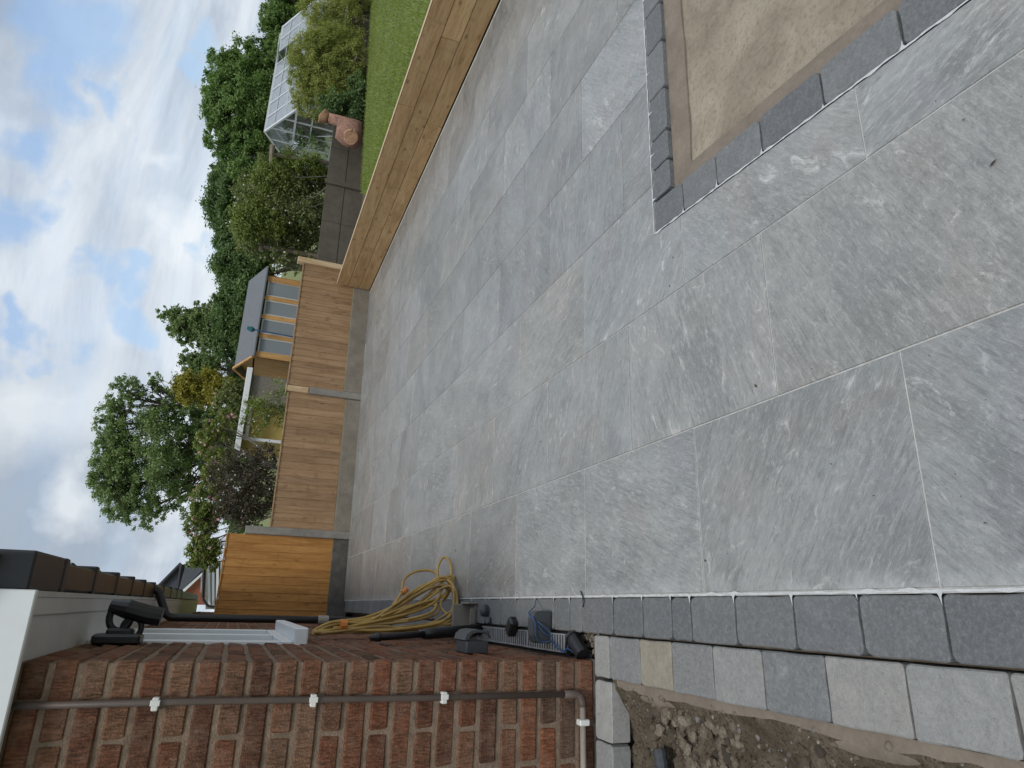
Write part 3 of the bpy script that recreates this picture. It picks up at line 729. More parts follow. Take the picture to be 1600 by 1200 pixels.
# cable pipe down the front wall, clipped, turning left at the foot
PX = -.347
cp = MB(); cp.tube([(PX, HY - .018, ZT + .02), (PX + .003, HY - .018, 1.6), (PX - .002, HY - .018, .8), (PX, HY - .018, .12)], .0125, 8)
cpipe = obj('service_pipe', cp, MPIPE, house, smooth=True)
b = MB(); b.tube([(PX, HY - .018, .13), (PX, HY - .018, .075), (PX - .006, HY - .022, .055), (PX - .03, HY - .024, .045), (PX - .05, HY - .024, .043)], .018, 8); obj('elbow', b, MPIPE, cpipe, smooth=True)
b = MB(); b.tube([(PX - .045, HY - .024, .043), (-1.45, HY - .024, .036)], .0135, 8); obj('waste_pipe', b, MPIPEG, cpipe, smooth=True)
for z in (1.745, 1.2, .68):
    b = MB(); b.cbox(PX - .024, PX + .02, HY - .036, HY - .001, z - .011, z + .011, .003); b.cbox(PX - .008, PX + .012, HY - .04, HY - .034, z - .016, z + .016, .002); obj('clip', b, MCLIP, cpipe)
b = MB(); b.cbox(PX - .125, PX - .1, HY - .042, HY - .001, .016, .064, .004); obj('clip', b, MCLIP, cpipe)
# ------------------------------------------------------------------ fittings by the side wall
# security light under the soffit
def P(px, py, Y): return at(px, py, Y)
sl = thing('security_light', (HX, 4.0, 2.0), 'black security light on a looped bracket under the white soffit', 'light')
b = MB(); b.cbox(HX + .0, HX + .05, 3.9, 4.08, 1.93, 2.14, .012); b.cbox(HX + .04, HX + .075, 3.95, 4.03, 1.97, 2.09, .01); obj('mounting_plate', b, MBLACK, sl)
def ell(c, ax, ay, rr, r, n=20): return [Vector(c) + Vector(ax) * math.cos(2 * math.pi * k / n) * rr[0] + Vector(ay) * math.sin(2 * math.pi * k / n) * rr[1] for k in range(n + 1)]
b = MB(); b.tube(ell((-.085, 4.0, 2.045), (1, 0, 0), (0, 0, 1), (.062, .048), 0), .017, 8); obj('bracket_loop', b, MBLACK, sl, smooth=True)
b = MB(); b.tube(ell((-.135, 4.0, 1.985), (1, 0, 0), (0, 0, 1), (.05, .042), 0), .014, 8); obj('bracket_loop', b, MBLACK, sl, smooth=True)
b = MB(); b.tube([(-.03, 4.0, 2.1), (-.045, 4.0, 2.02), (-.068, 4.0, 1.93), (-.08, 4.0, 1.86)], [.03, .047, .047, .045], 12); obj('lamp_head', b, MBLACK, sl, smooth=False)
# outside socket box
b1 = thing('socket_box', (HX, 3.45, .35), 'charcoal plastic outdoor socket box with curved lid fixed to the brick wall', 'socket box')
b = MB(); b.cbox(HX + .0, HX + .062, 3.33, 3.5, .335, .45, .006); obj('housing', b, MCHAR, b1)
lid = MB(); pr_ = [(HX + .064, .46), (HX + .09, .452), (HX + .108, .43), (HX + .114, .395), (HX + .11, .36), (HX + .1, .338), (HX + .094, .34), (HX + .1, .365), (HX + .1, .395), (HX + .094, .42), (HX + .08, .438), (HX + .064, .444)]
n = len(pr_); lid.add([(x, y, z) for y in (3.322, 3.508) for x, z in pr_], [(i, (i + 1) % n, (i + 1) % n + n, i + n) for i in range(n)] + [tuple(range(n)), tuple(range(n, 2 * n))[::-1]]); obj('lid', lid, MCHAR, b1)
b = MB(); b.tube([(HX + .1, 3.33, .342), (HX + .1, 3.5, .342)], .008, 8); b.tube([(HX + .095, 3.318, .345), (HX + .075, 3.318, .335)], .005, 6); obj('latch', b, MBLACK, b1)
# linear drain with slotted gratings
dr = thing('channel_drain', (-.145, 3.15, 0), 'slotted metal channel drain lying between dark setts and brick wall', 'drain')
b = MB(); b.box(-.2, -.193, 3.12, 10.2, -.1, -.008); b.box(-.105, -.0985, 3.12, 10.2, -.1, -.008); b.box(-.193, -.105, 3.12, 10.2, -.1, -.09); obj('channel', b, MBLACK, dr)
def grate(y0, y1, z, m):
    b = MB(); b.box(-.192, -.186, y0, y1, z - .012, z); b.box(-.112, -.106, y0, y1, z - .012, z)
    y = y0 + .002
    while y < y1 - .014: b.box(-.186, -.112, y, y + .013, z - .005, z - .001); y += .03
    return obj('grating', b, m, dr)
grate(3.14, 3.62, .012, MGRATE); grate(3.64, 4.62, -.004, MGRATE); grate(4.64, 5.62, -.004, MGRATE); grate(5.64, 7.6, -.004, MGRATE)
b = MB(); b.box(-.208, -.1, 2.9, 3.11, -.2, -.12); tag(obj('drain_sump', b, MSOIL), kind='structure')
b = MB(); rnd = random.Random(12)
for i in range(130):
    r = rnd.uniform(.005, .017); rock(b, (rnd.uniform(-.2, -.1), rnd.uniform(2.89, 3.1), -.1 + rnd.uniform(0, .06)), r, rnd)
tag(obj('gravel', b, MSTONE), kind='stuff')
# black rounded tool with blue line wound round it
tl = thing('line_winder', (-.08, 3.35, 0), 'black rounded block tool wound with blue string on the drain', 'tool')
b = MB()
ol = [(-.155, .0), (-.158, .06), (-.148, .085), (-.12, .095), (-.04, .097), (-.012, .088), (-.002, .065), (-.002, .0)]
n = len(ol); b.add([(x, y, z + .012) for y in (3.3, 3.37) for x, z in ol], [(i, (i + 1) % n, (i + 1) % n + n, i + n) for i in range(n)] + [tuple(range(n)), tuple(range(n, 2 * n))[::-1]]); obj('block', b, MCHAR, tl)
def wig(pts, r, m, name, parent=None, n=5, sub=4):
    pts = [Vector(p) for p in pts]; out = []
    for i in range(len(pts) - 1):
        p0, p1, p2, p3 = pts[max(i - 1, 0)], pts[i], pts[i + 1], pts[min(i + 2, len(pts) - 1)]
        for k in range(sub):
            t = k / sub; out.append(.5 * ((2 * p1) + (p2 - p0) * t + (2 * p0 - 5 * p1 + 4 * p2 - p3) * t * t + (3 * p1 - p0 - 3 * p2 + p3) * t ** 3))
    out.append(pts[-1]); b = MB(); b.tube(out, r, n)
    return obj(name, b, m, parent, smooth=True)
wig([(.06, 3.5, .01), (.02, 3.42, .05), (-.02, 3.36, .112), (-.06, 3.29, .08), (-.1, 3.28, .03), (-.14, 3.27, .02), (-.15, 3.29, .07), (-.12, 3.29, .1), (-.06, 3.29, .104), (-.03, 3.31, .11), (-.1, 3.292, .06), (-.13, 3.28, .01), (-.17, 3.22, .02), (-.18, 3.12, .015), (-.15, 3.1, .01)], .0028, MBLUE, 'string_line', tl)
wig([(-.15, 3.27, .02), (-.16, 3.2, .03), (-.19, 3.14, .02), (-.17, 3.09, .02), (-.185, 3.05, .01)], .003, MBLUE, 'string_line', tl)
b = MB(); b.cbox(-.2, -.1, -.035, .035, -.02, .028, .01, mtx=Matrix.Translation((.03, 3.72, .02)) @ Matrix.Rotation(R(-35), 4, 'Z')); tag(obj('rubber_wedge', b, MBLACK), 'black rubber wedge lying across the drain grating', 'wedge')
b = MB(); b.tube([(-.19, 2.97, .0), (-.12, 3.06, .008)], .034, 12); b.tube([(-.125, 3.05, .008), (-.118, 3.064, .008)], .038, 12); tag(obj('pipe_end', b, MBLACK), 'short black pipe end in the gravel gap at the house corner', 'pipe')
# black tube leaning on the wall
tb_ = thing('black_tube', (-.155, 4.3, 0), 'slim black plastic tube standing against the brick wall under the hose', 'tube')
b = MB(); b.tube([(-.13, 4.42, 0), (-.15, 4.3, .34), (-.155, 4.27, .42)], [.036, .034, .03], 10); obj('barrel', b, MBLACK, tb_, smooth=True)
b = MB(); b.tube([(-.155, 4.27, .41), (-.17, 4.2, .66), (-.175, 4.17, .76)], [.02, .021, .018], 10); b.lathe([(.026, 0), (.026, .03)], (-.172, 4.18, .7), 10); obj('handle', b, MBLACK, tb_, smooth=True)
# hose
hs = thing('garden_hose', (0, 4.9, 0), 'coiled yellow garden hose hanging below the window and spilling onto the slabs', 'hose')
def hp(l): return [at(x, y, Y) for x, y, Y in l]
Yh = 4.8
loops = [
 [(490, 989, 4.75), (520, 976, 4.8), (570, 968, 4.85), (610, 955, 4.9), (650, 930, 4.95), (685, 915, 5.0), (706, 920, 4.95), (712, 945, 4.85), (700, 966, 4.8), (660, 976, 4.8), (600, 982, 4.75), (540, 988, 4.72), (490, 990, 4.7)],
 [(489, 986, 4.72), (540, 975, 4.8), (600, 965, 4.85), (650, 945, 4.9), (690, 932, 5.0), (710, 908, 5.0), (700, 900, 5.0), (660, 918, 5.0), (620, 945, 4.95), (570, 965, 4.85), (520, 972, 4.8), (492, 984, 4.72)],
 [(500, 980, 4.76), (550, 972, 4.8), (600, 960, 4.9), (625, 930, 4.95), (632, 905, 5.05), (650, 893, 5.1), (675, 892, 5.1), (688, 905, 5.05), (690, 920, 5.), (680, 940, 4.95), (650, 955, 4.9), (600, 968, 4.8), (530, 982, 4.75), (492, 988, 4.7)],
 [(600, 962, 4.85), (640, 948, 4.9), (670, 944, 4.95), (684, 950, 4.9), (680, 960, 4.85), (655, 968, 4.8), (610, 974, 4.8), (560, 978, 4.78)],
 [(684, 903, 5.05), (684, 888, 5.1), (690, 874, 5.15), (697, 871, 5.15), (703, 880, 5.12), (705, 900, 5.05), (698, 925, 5.), (688, 945, 4.95), (700, 960, 4.85), (712, 955, 4.8), (714, 935, 4.85), (708, 915, 4.9), (698, 905, 5.0)],
 [(540, 978, 4.8), (600, 972, 4.82), (640, 958, 4.9), (670, 935, 4.95), (700, 915, 5.), (710, 925, 4.9), (705, 955, 4.85), (690, 972, 4.78), (650, 980, 4.75), (600, 985, 4.73), (550, 985, 4.72), (505, 990, 4.7), (490, 993, 4.7), (495, 985, 4.72)],
 [(630, 926, 4.95), (618, 938, 4.95), (611, 955, 4.9), (610, 970, 4.85), (612, 976, 4.8)],
 [(640, 938, 4.95), (668, 918, 5.), (692, 906, 5.), (704, 915, 5.), (712, 935, 4.95), (711, 958, 4.85), (702, 970, 4.8), (680, 978, 4.78), (640, 983, 4.76), (580, 983, 4.75), (520, 980, 4.76)],
 [(650, 950, 4.95), (680, 938, 4.98), (698, 925, 5.), (690, 912, 5.02), (668, 930, 5.), (640, 950, 4.95), (600, 960, 4.9), (560, 970, 4.85)],
]
rnd = random.Random(3)
for k_ in (0, 1, 3, 5, 7):
    loops.append([(x + rnd.uniform(-5, 5) * (.3 if x < 560 else 1), min(990, y + rnd.uniform(-7, 7) * (.3 if x < 560 else 1)), Y + rnd.uniform(-.05, .05)) for x, y, Y in loops[k_]])
for i, l in enumerate(loops):
    pts = hp(l)
    for p in pts: p.z = max(p.z, .012 + rnd.uniform(0, .02)); p.x = max(p.x, HX + .03)
    wig(pts, .0095, MHOSE if i % 3 else MHOSED, 'hose_loop', hs, 7, 6)
b = MB(); p1, p2 = at(629, 927, 4.95), at(634, 922, 4.96); b.tube([p1, p1 + (p2 - p1) * 1.3], .02, 10); obj('connector', b, MORANGE, hs)
b = MB(); p1, p2 = at(532, 976, 4.74), at(542, 976, 4.74); b.tube([p1, p2], [.036, .033], 10); obj('tape_wrap', b, MORANGE, hs)
# small odds by the drain
tp_ = thing('plastic_end_piece', (-.03, 4.6, 0), 'taupe moulded plastic drain end piece standing on the dark setts', 'plastic part')
b = MB(); b.cbox(-.15, .03, 4.62, 4.645, .0, .13, .005); b.cbox(-.15, .03, 4.5, 4.62, .0, .012, .003); obj('back_plate', b, MTAUPE, tp_)
b = MB(); b.cbox(-.16, -.148, 4.5, 4.64, .0, .12, .003); b.cbox(.028, .04, 4.48, 4.64, .0, .07, .003); b.cbox(-.1, .0, 4.49, 4.5, .012, .05, .003); obj('side_flange', b, MTAUPE, tp_)
b = MB(); b.add([(-.2, 4.72, .05), (-.14, 4.68, .1), (-.15, 4.76, .19), (-.18, 4.66, .06), (-.12, 4.75, .07)], [(0, 1, 2), (0, 3, 1), (1, 4, 2), (0, 2, 4), (3, 4, 1)]); tag(obj('yellow_rag', b, MYELC), 'pale yellow scrunched rag between hose and socket box', 'rag')
b = MB(); b.lathe([(.036, 0), (.038, .03), (.03, .045), (.012, .05)], (-.01, 4.28, .003), 16); b.tube([(-.055, 4.22, .015), (-.085, 4.2, .02)], [.016, .012], 8); tag(obj('drain_plug', b, MCHAR), 'small round dark plug with metal nub on a sett', 'plug')
wig([(.09, 2.98, .004), (.07, 2.955, .008), (.05, 2.945, .006), (.02, 2.955, .006)], .0035, MBLACK, 'wire_offcut')
tag(bpy.data.objects['wire_offcut'], 'short curved black wire offcut on slab and sett edge', 'wire')
b = MB(); b.cbox(.02, .09, 5.0, 5.05, .002, .01, .002); tag(obj('cement_chip', b, MCEM), 'whitish cement chip beside the foot of the hose', 'cement chip')
# in the dug soil
b = MB(); pts = [(-.5 - .035 * k * .1 - .0, 2.46 + .0, -.1) for k in range(2)]
pts = []; rr = []
for k in range(36):
    t = k / 35; pts.append(Vector((-.5 - .5 * t, 2.5 - .1 * t, -.085 - .02 * t))); rr.append(.03 if k % 2 else .025)
b.tube(pts, rr, 12); tag(obj('corrugated_pipe', b, MCHAR), 'dark corrugated drain pipe lying in the dug soil below the house wall', 'pipe')
b = MB(); b.cbox(-.03, .03, -.014, .014, -.012, .012, .004, mtx=Matrix.Translation((-.6, 2.2, -.075)) @ Matrix.Rotation(R(8), 4, 'Z')); tag(obj('brick_shard', b, MTERRAL), 'small orange clay shard lying on the dug soil', 'shard')
b = MB(); b.cbox(-.02, .02, -.007, .007, -.004, .004, .002, mtx=Matrix.Translation((-.56, 2.3, -.07)) @ Matrix.Rotation(R(60), 4, 'Z') @ Matrix.Rotation(R(20), 4, 'Y')); tag(obj('plastic_scrap', b, MWHITED), 'thin whitish plastic scrap stuck in the dug soil', 'scrap')
# litter on the slabs: bits of leaf and grit
b = MB(); rnd = random.Random(21)
def pg(px, py):
    d = ray(px, py); t = -CAM_H / d[2]; return Vector((d[0] * t, d[1] * t, .0))
for px, py, s in ((1182, 603, .03), (1552, 255, .035), (1506, 187, .018), (1208, 337, .012), (1103, 876, .022), (700, 716, .03), (712, 860, .05), (1540, 817, .014), (995, 601, .014), (760, 520, .015), (746, 517, .02), (1052, 402, .02), (1078, 889, .008), (1047, 447, .015), (550, 808, .03), (1034, 349, .01), (1300, 725, .01), (845, 690, .014), (780, 890, .012)):
    c = pg(px, py); a = rnd.uniform(0, 3.1)
    u = Vector((math.cos(a), math.sin(a), 0)); w = Vector((-u.y, u.x, 0))
    s *= .65
    b.add([c - u * s * .5 + Vector((0, 0, .002)), c + w * s * .2 + Vector((0, 0, .006)), c + u * s * .5 + Vector((0, 0, .003)), c - w * s * .22 + Vector((0, 0, .001))], [(0, 1, 2), (0, 2, 3)])
tag(obj('leaf_litter', b, MSOIL), kind='stuff')
b = MB(); rnd = random.Random(22)
for i in range(420):
    x = rnd.uniform(.1, 5.2); y = .7 + rnd.random() ** 1.6 * 6
    if y < PITY + .05 and x > 1.45: continue
    rock(b, (x, y, .001), rnd.uniform(.0008, .0022), rnd)
tag(obj('grit', b, MSTONE), kind='stuff')

# ------------------------------------------------------------------ fence, sleepers, lawn
ANG = math.atan(.122)
fence = thing('garden_fence', (-.2, fy(-.2), 0), 'timber board fence with concrete posts and gravel boards across the end of the patio', 'fence')
def fm(x, off=0.): return Matrix.Translation((x, fy(x) + off, 0)) @ Matrix.Rotation(ANG, 4, 'Z')
def fence_panel(x0, x1, z0, z1, m, label, bw, gb0, gbm, top_m=None):
    f = link('panel', None, fence, (x0, fy(x0), 0)); f['label'] = label
    L = (x1 - x0) / math.cos(ANG); n = round(L / bw); w = L / n; rnd = random.Random(int(x0 * 100))
    for i in range(n):
        b = MB(); dz = rnd.uniform(-.004, .004)
        # feather-edged board: thick edge overlaps the thin edge of the next
        a0, a1 = i * w - .001, (i + 1) * w + .008; th = rnd.uniform(.0, .003)
        vs = [(a0, -.013 - th, z0), (a1, -.006, z0), (a1, .0, z0), (a0, .0, z0), (a0, -.013 - th, z1 + dz), (a1, -.006, z1 + dz), (a1, 0, z1 + dz), (a0, 0, z1 + dz)]
        mt = fm(x0); vs = [mt @ Vector(v) for v in vs]; c = Vector((vs[0].x, vs[0].y, 0))
        b.add([v - c for v in vs], [(3, 2, 1, 0), (4, 5, 6, 7), (0, 1, 5, 4), (1, 2, 6, 5), (2, 3, 7, 6), (3, 0, 4, 7)])
        obj('board', b, m, f, c)
    b = MB(); b.cbox(-.0, L, -.024, .03, z1 + .001, z1 + .022, .003, mtx=fm(x0)); obj('capping_rail', b, top_m or m, f)
    b = MB()
    for zz in (z0 + .12, z1 - .15): b.box(0, L, .002, .04, zz, zz + .04, mtx=fm(x0))
    obj('back_rail', b, m, f)
    b = MB(); b.cbox(0, L, -.03, .02, -.05, z0 - .008, .006, mtx=fm(x0)); gbo = obj('gravel_board', b, gbm, fence); gbo['label'] = gb0
def post(x, z1, m, label, w=.105, z0=-.1, off=0., name='fence_post'):
    b = MB(); b.cbox(0, w, -.055, .05, z0, z1, .01, mtx=fm(x, off)); b2 = obj(name, b, m, fence); b2['label'] = label; return b2
fence_panel(-.2, .935, .235, 1.71, MFENCEO, 'tall orange stained closeboard panel nearest the house downpipe', .11, 'dark stained gravel board under the tall orange panel', MCONCD)
post(.945, 1.49, MCONC, 'grey concrete post between the tall orange panel and the long brown panel', .115)
fence_panel(1.06, 3.235, .245, 1.14, MFENCE, 'low brown closeboard panel between the two concrete posts', .118, 'mossy grey gravel board between the two concrete posts', MCONCW)
post(3.245, .83, MCONC, 'short grey concrete post carrying a pale timber extension', .115)
post(3.247, 1.185, MPALE, 'pale new timber block fixed on top of the short concrete post', .1, .845, name='post_extension')
b = MB(); b.cbox(-.02, .13, -.06, .055, 1.187, 1.2, .003, mtx=fm(3.245)); obj('post_cap', b, MPALE, fence)
fence_panel(3.365, 5.7, .29, 1.17, MFENCE, 'low brown closeboard panel in front of the summerhouse', .112, 'grey gravel board below the panel in front of the summerhouse', MCONCW)
post(5.71, 1.29, MPALE, 'pale timber end post beside the big flowering shrub', .11)
b = MB()
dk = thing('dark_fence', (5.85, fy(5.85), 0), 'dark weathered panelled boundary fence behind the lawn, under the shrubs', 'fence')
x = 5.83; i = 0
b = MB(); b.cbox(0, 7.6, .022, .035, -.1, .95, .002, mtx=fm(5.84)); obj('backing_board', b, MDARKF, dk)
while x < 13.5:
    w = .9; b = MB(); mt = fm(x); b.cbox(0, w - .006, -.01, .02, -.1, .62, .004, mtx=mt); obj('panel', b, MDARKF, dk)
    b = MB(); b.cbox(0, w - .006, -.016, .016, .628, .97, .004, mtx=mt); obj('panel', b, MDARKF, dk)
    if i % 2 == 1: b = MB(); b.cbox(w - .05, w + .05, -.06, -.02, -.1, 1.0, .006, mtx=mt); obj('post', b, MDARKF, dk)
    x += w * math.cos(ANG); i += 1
# sleepers: three courses, face along x = SX
SX, SH = 5.39, .192
sw = thing('sleeper_wall', (SX, 11.1, 0), 'low retaining wall of tan timber sleepers holding up the lawn', 'retaining wall')
cuts = [[11.12, 8.95, 6.25, 3.85, 1.45, -.95], [11.12, 9.6, 7.3, 5.15, 2.75, .35, -1.2], [11.12, 8.2, 6.45, 4.2, 1.8, -.6]]
for c in range(3):
    z0 = .004 + c * SH
    for a, b_ in zip(cuts[2 - c], cuts[2 - c][1:]):
        b = MB(); L = a - b_; b.cbox(0, .12, -L / 2 + .002, L / 2 - .002, .002, SH - .002, .006, .001)
        obj('sleeper', b, MSLEEP, sw, (SX + random.uniform(-.002, .003), (a + b_) / 2, z0))
b = MB(); b.cbox(SX - .002, SX + .04, -.9, 11.1, .004 + 3 * SH, .012 + 3 * SH, .003); obj('pale_top_edge', b, MSLEEPT, sw)  # paler strip along the top of the sleepers
LZ = .5
lawn_poly = [(SX + .13, -1.5), (60, -1.5), (60, 20), (13.2, 12.1), (9.2, 10.62), (7.2, 9.95), (6.35, 9.62), (SX + .13, 8.35)]
b = MB(); b.prism(lawn_poly, -.2, LZ); tag(obj('lawn', b, MTURF), kind='structure')
b = MB(); b.quad((SX + .13, 8.2, .28), (13, 11.8, .28), (13, fy(13) - .02, .28), (SX + .13, fy(5.5) - .02, .28)); tag(obj('flower_bed', b, MSOIL), kind='structure')
def inpoly(x, y, P_):
    c = False; n = len(P_)
    for i in range(n):
        (x1, y1), (x2, y2) = P_[i], P_[i - 1]
        if (y1 > y) != (y2 > y) and x < (x2 - x1) * (y - y1) / (y2 - y1) + x1: c = not c
    return c
def leaves_mesh(name, pos, nrm, ux, size, aspect, m, parent=None, tri=False, kind=None, loc=(0, 0, 0)):
    n = len(pos); u = ux * size[:, None]; w = np.cross(nrm, ux) * (size * aspect)[:, None]
    loc = np.array(loc, float)
    V = np.empty((n, 4, 3)); V[:, 0] = pos - u; V[:, 1] = pos + w + nrm * (size * .12)[:, None]; V[:, 2] = pos + u; V[:, 3] = pos - w + nrm * (size * .12)[:, None]
    V = V - loc
    me = bpy.data.meshes.new(name); me.vertices.add(4 * n); me.vertices.foreach_set('co', V.reshape(-1).astype(np.float32))
    me.loops.add(4 * n); me.loops.foreach_set('vertex_index', np.arange(4 * n, dtype=np.int32))
    me.polygons.add(n); me.polygons.foreach_set('loop_start', np.arange(0, 4 * n, 4, dtype=np.int32)); me.polygons.foreach_set('loop_total', np.full(n, 4, dtype=np.int32))
    me.materials.append(m); me.update(calc_edges=True)
    o = link(name, me, parent, Vector(loc))
    if kind: o['kind'] = kind
    return o
rs = np.random.RandomState(4)
px_, py_ = [], []
while len(px_) < 90000:
    xs = SX + .14 + rs.rand(20000) ** 1.4 * 8.5; ysr = 2.6 + rs.rand(20000) * 10
    for x, y in zip(xs, ysr):
        if y < 12.2 and inpoly(x, y, lawn_poly): px_.append(x); py_.append(y)
px_, py_ = np.array(px_[:90000]), np.array(py_[:90000]); n = len(px_)
hgt = .012 + rs.rand(n) * .016
up = np.stack([rs.randn(n) * .35, rs.randn(n) * .35, np.ones(n)], 1); up /= np.linalg.norm(up, axis=1)[:, None]
side = np.cross(up, rs.randn(n, 3)); side /= np.linalg.norm(side, axis=1)[:, None]
leaves_mesh('grass', np.stack([px_, py_, LZ + hgt * .8], 1), side, up, hgt, .14, LF_GRASS, kind='stuff')

# ------------------------------------------------------------------ plants
def unit(a): return a / np.maximum(1e-9, np.linalg.norm(a, axis=1))[:, None]
def plant(name, label, cat, blobs, Y, nclump, nleaf, lsize, m, base=None, trunk=.1, bark=MBARK, seed=1, clump=.22, surf=.6, aspect=.5, branches=.25, group=None, droop=0., flowers=None, dscale=1., trunkname='trunk', zmin=.02, upright=0.):
    """blobs: (px, py, r_px along the photograph's x, r_px along y[, dY, weight]) -> ellipsoids standing at distance Y"""
    rs = np.random.RandomState(seed); E = []
    for bl in blobs:
        px, py, ra, rb_ = bl[:4]; dY = bl[4] if len(bl) > 4 else 0; wgt = bl[5] if len(bl) > 5 else 1.
        c = at(px, py, Y + dY); k = depth_of(c) / FPX
        E.append((np.array(c), ra * k, rb_ * k, (ra + rb_) * .5 * k * dscale, wgt))
    if base is None: base = (E[0][0][0], Y, 0)
    root = thing(name, base, label, cat, group)
    vol = np.array([e[1] * e[2] * e[4] for e in E]); vol = vol / vol.sum(); cl = []; cr = []; cn = []
    for e, f in zip(E, vol):
        k = max(2, int(nclump * f)); d = unit(rs.randn(k, 3)); rad = np.where(rs.rand(k) < surf, .8 + rs.rand(k) * .25, rs.rand(k) ** .5 * .85)
        cc = e[0] + d * rad[:, None] * np.array([e[2], e[3], e[1]]); cl.append(cc); cn.append(d)
        cr.append(np.full(k, clump * (e[1] + e[2]) * .5) * (.6 + rs.rand(k) * .8))
    cl = np.concatenate(cl); cr = np.concatenate(cr); cn = np.concatenate(cn); K = len(cl)
    ok = cl[:, 2] > zmin; cl, cr, cn = cl[ok], cr[ok], cn[ok]; K = len(cl)
    p = cr ** 1.5; p = p / p.sum(); ci = rs.choice(K, nleaf, p=p)
    pos = cl[ci] + rs.randn(nleaf, 3) * (cr[ci] * .5)[:, None] * np.array([1, 1, .8])
    pos[:, 2] = np.maximum(pos[:, 2], zmin)
    nr = unit(rs.randn(nleaf, 3) * .8 + cn[ci] * .5 + np.array([0, 0, .55]))
    ux = rs.randn(nleaf, 3) + np.array([0, 0, upright * 3 - droop * 2]); ux = unit(ux - nr * (ux * nr).sum(1)[:, None])
    sz = lsize * (.55 + rs.rand(nleaf) * .9)
    leaves_mesh('crown' if cat == 'tree' else 'foliage', pos, nr, ux, sz, aspect, m, root, loc=base)
    if flowers:
        fm_, nf, fs_ = flowers; ci = rs.choice(K, nf); pf = cl[ci] + rs.randn(nf, 3) * (cr[ci] * .6)[:, None]; pf[:, 1] -= .15 * cr[ci]
        nf_ = unit(rs.randn(nf, 3) + np.array([-.3, -1.2, .4])); uf = rs.randn(nf, 3); uf = unit(uf - nf_ * (uf * nf_).sum(1)[:, None])
        leaves_mesh('flowers', pf, nf_, uf, fs_ * (.6 + rs.rand(nf) * .8), .8, fm_, root, loc=base)
    if trunk:
        b = MB(); rnd = random.Random(seed); B = Vector(base); tops = []
        main = Vector(E[0][0])
        for e in E[:8]:
            c = Vector(e[0]); mid = B.lerp(c, .5) + Vector((rnd.uniform(-1, 1), rnd.uniform(-1, 1), 0)) * e[1] * .15
            lo = B.lerp(main, .25 + .1 * rnd.random()); lo.x = B.x + (main.x - B.x) * .1; lo.y = B.y
            b.tube([B, lo, mid * .5 + lo * .5 + Vector((0, 0, .0)), mid, c], [trunk, trunk * .8, trunk * .5, trunk * .36, trunk * .2], 6, False)
            tops.append((mid, c))
        for i in range(int(K * branches)):
            j = rnd.randrange(K); t = Vector(cl[j]); mid, c = min(tops, key=lambda q: (q[1] - t).length); s_ = mid.lerp(c, rnd.uniform(.2, 1.))
            m2 = s_.lerp(t, .5) + Vector((rnd.uniform(-1, 1), rnd.uniform(-1, 1), rnd.uniform(-.2, 1))) * (t - s_).length * .12
            b.tube([s_, m2, t], [trunk * .17, trunk * .1, trunk * .04], 4, False)
        obj(trunkname, b, bark, root, (0, 0, 0), True)
    return root
TB = 'trees beyond the gardens'
# tall open-crowned ash behind the low panels
ash = [(240, 715, 60, 80, 0, .4), (170, 715, 22, 60, 0, 1.6), (172, 660, 22, 40, 0, 1.4), (195, 620, 26, 32, 0, 1.2), (190, 770, 28, 44, 0, 1.3), (225, 800, 32, 28, 0, 1.), (262, 770, 30, 34, 0, .6), (235, 605, 24, 26, 0, .7),
       (265, 640, 26, 34, 0, .8), (300, 655, 34, 34, 0, 1.2), (322, 700, 34, 40, 0, 1.2), (300, 780, 26, 30, 0, .7), (180, 745, 24, 40, 1, 1.), (335, 650, 24, 26, 0, .8)]
plant('ash_tree', 'tall broad ash tree with open branches above the low brown fence', 'tree', ash, 24, 1200, 80000, .04, LF_ASH, (5.9, 24, 0), .13, seed=3, clump=.15, surf=.6, branches=.28, group=None)
plant('golden_tree', 'yellow leaved tree beside the tall ash', 'tree', [(318, 606, 40, 20), (295, 612, 18, 18), (345, 612, 24, 20), (285, 605, 8, 10)], 21, 160, 20000, 0.042, LF_YEL, None, .1, seed=5, clump=.3, surf=.7, branches=.1)
plant('poplar_tree', 'narrow leaning dark tree above the summerhouse roof', 'tree', [(300, 505, 40, 22), (262, 490, 18, 11), (325, 520, 34, 30), (285, 520, 20, 18), (345, 500, 25, 40), (275, 508, 16, 12), (310, 480, 14, 10)], 28, 420, 42000, 0.05, LF_ASH, None, .16, seed=6, clump=0.2, branches=.2)
plant('thin_tree', 'small sparse tree between the yellow tree and the dark leaning tree', 'tree', [(305, 568, 24, 18), (325, 575, 22, 20), (295, 555, 12, 10)], 26, 130, 9000, 0.045, LF_ASH, None, .09, seed=8, clump=0.22, branches=.4)
plant('dark_tree', 'dark dense tree right behind the summerhouse roof', 'tree', [(375, 480, 35, 60), (360, 530, 26, 36), (380, 560, 26, 40), (352, 470, 18, 22)], 27, 400, 40000, 0.06, LF_DARK, None, .2, seed=9, clump=0.2, branches=.05)
plant('dark_tree', 'dark rounded tree between the summerhouse and the flowering shrub', 'tree', [(378, 400, 40, 50), (352, 375, 18, 26), (365, 430, 24, 30)], 27, 400, 40000, 0.06, LF_DARK, None, .2, seed=10, clump=0.2, branches=.05)
plant('dark_tree', 'dark tree rising behind the tall flowering shrub', 'tree', [(370, 320, 44, 50), (345, 345, 14, 20), (365, 280, 34, 30)], 27, 400, 40000, 0.06, LF_DARK, None, .2, seed=11, clump=0.2, branches=.05)
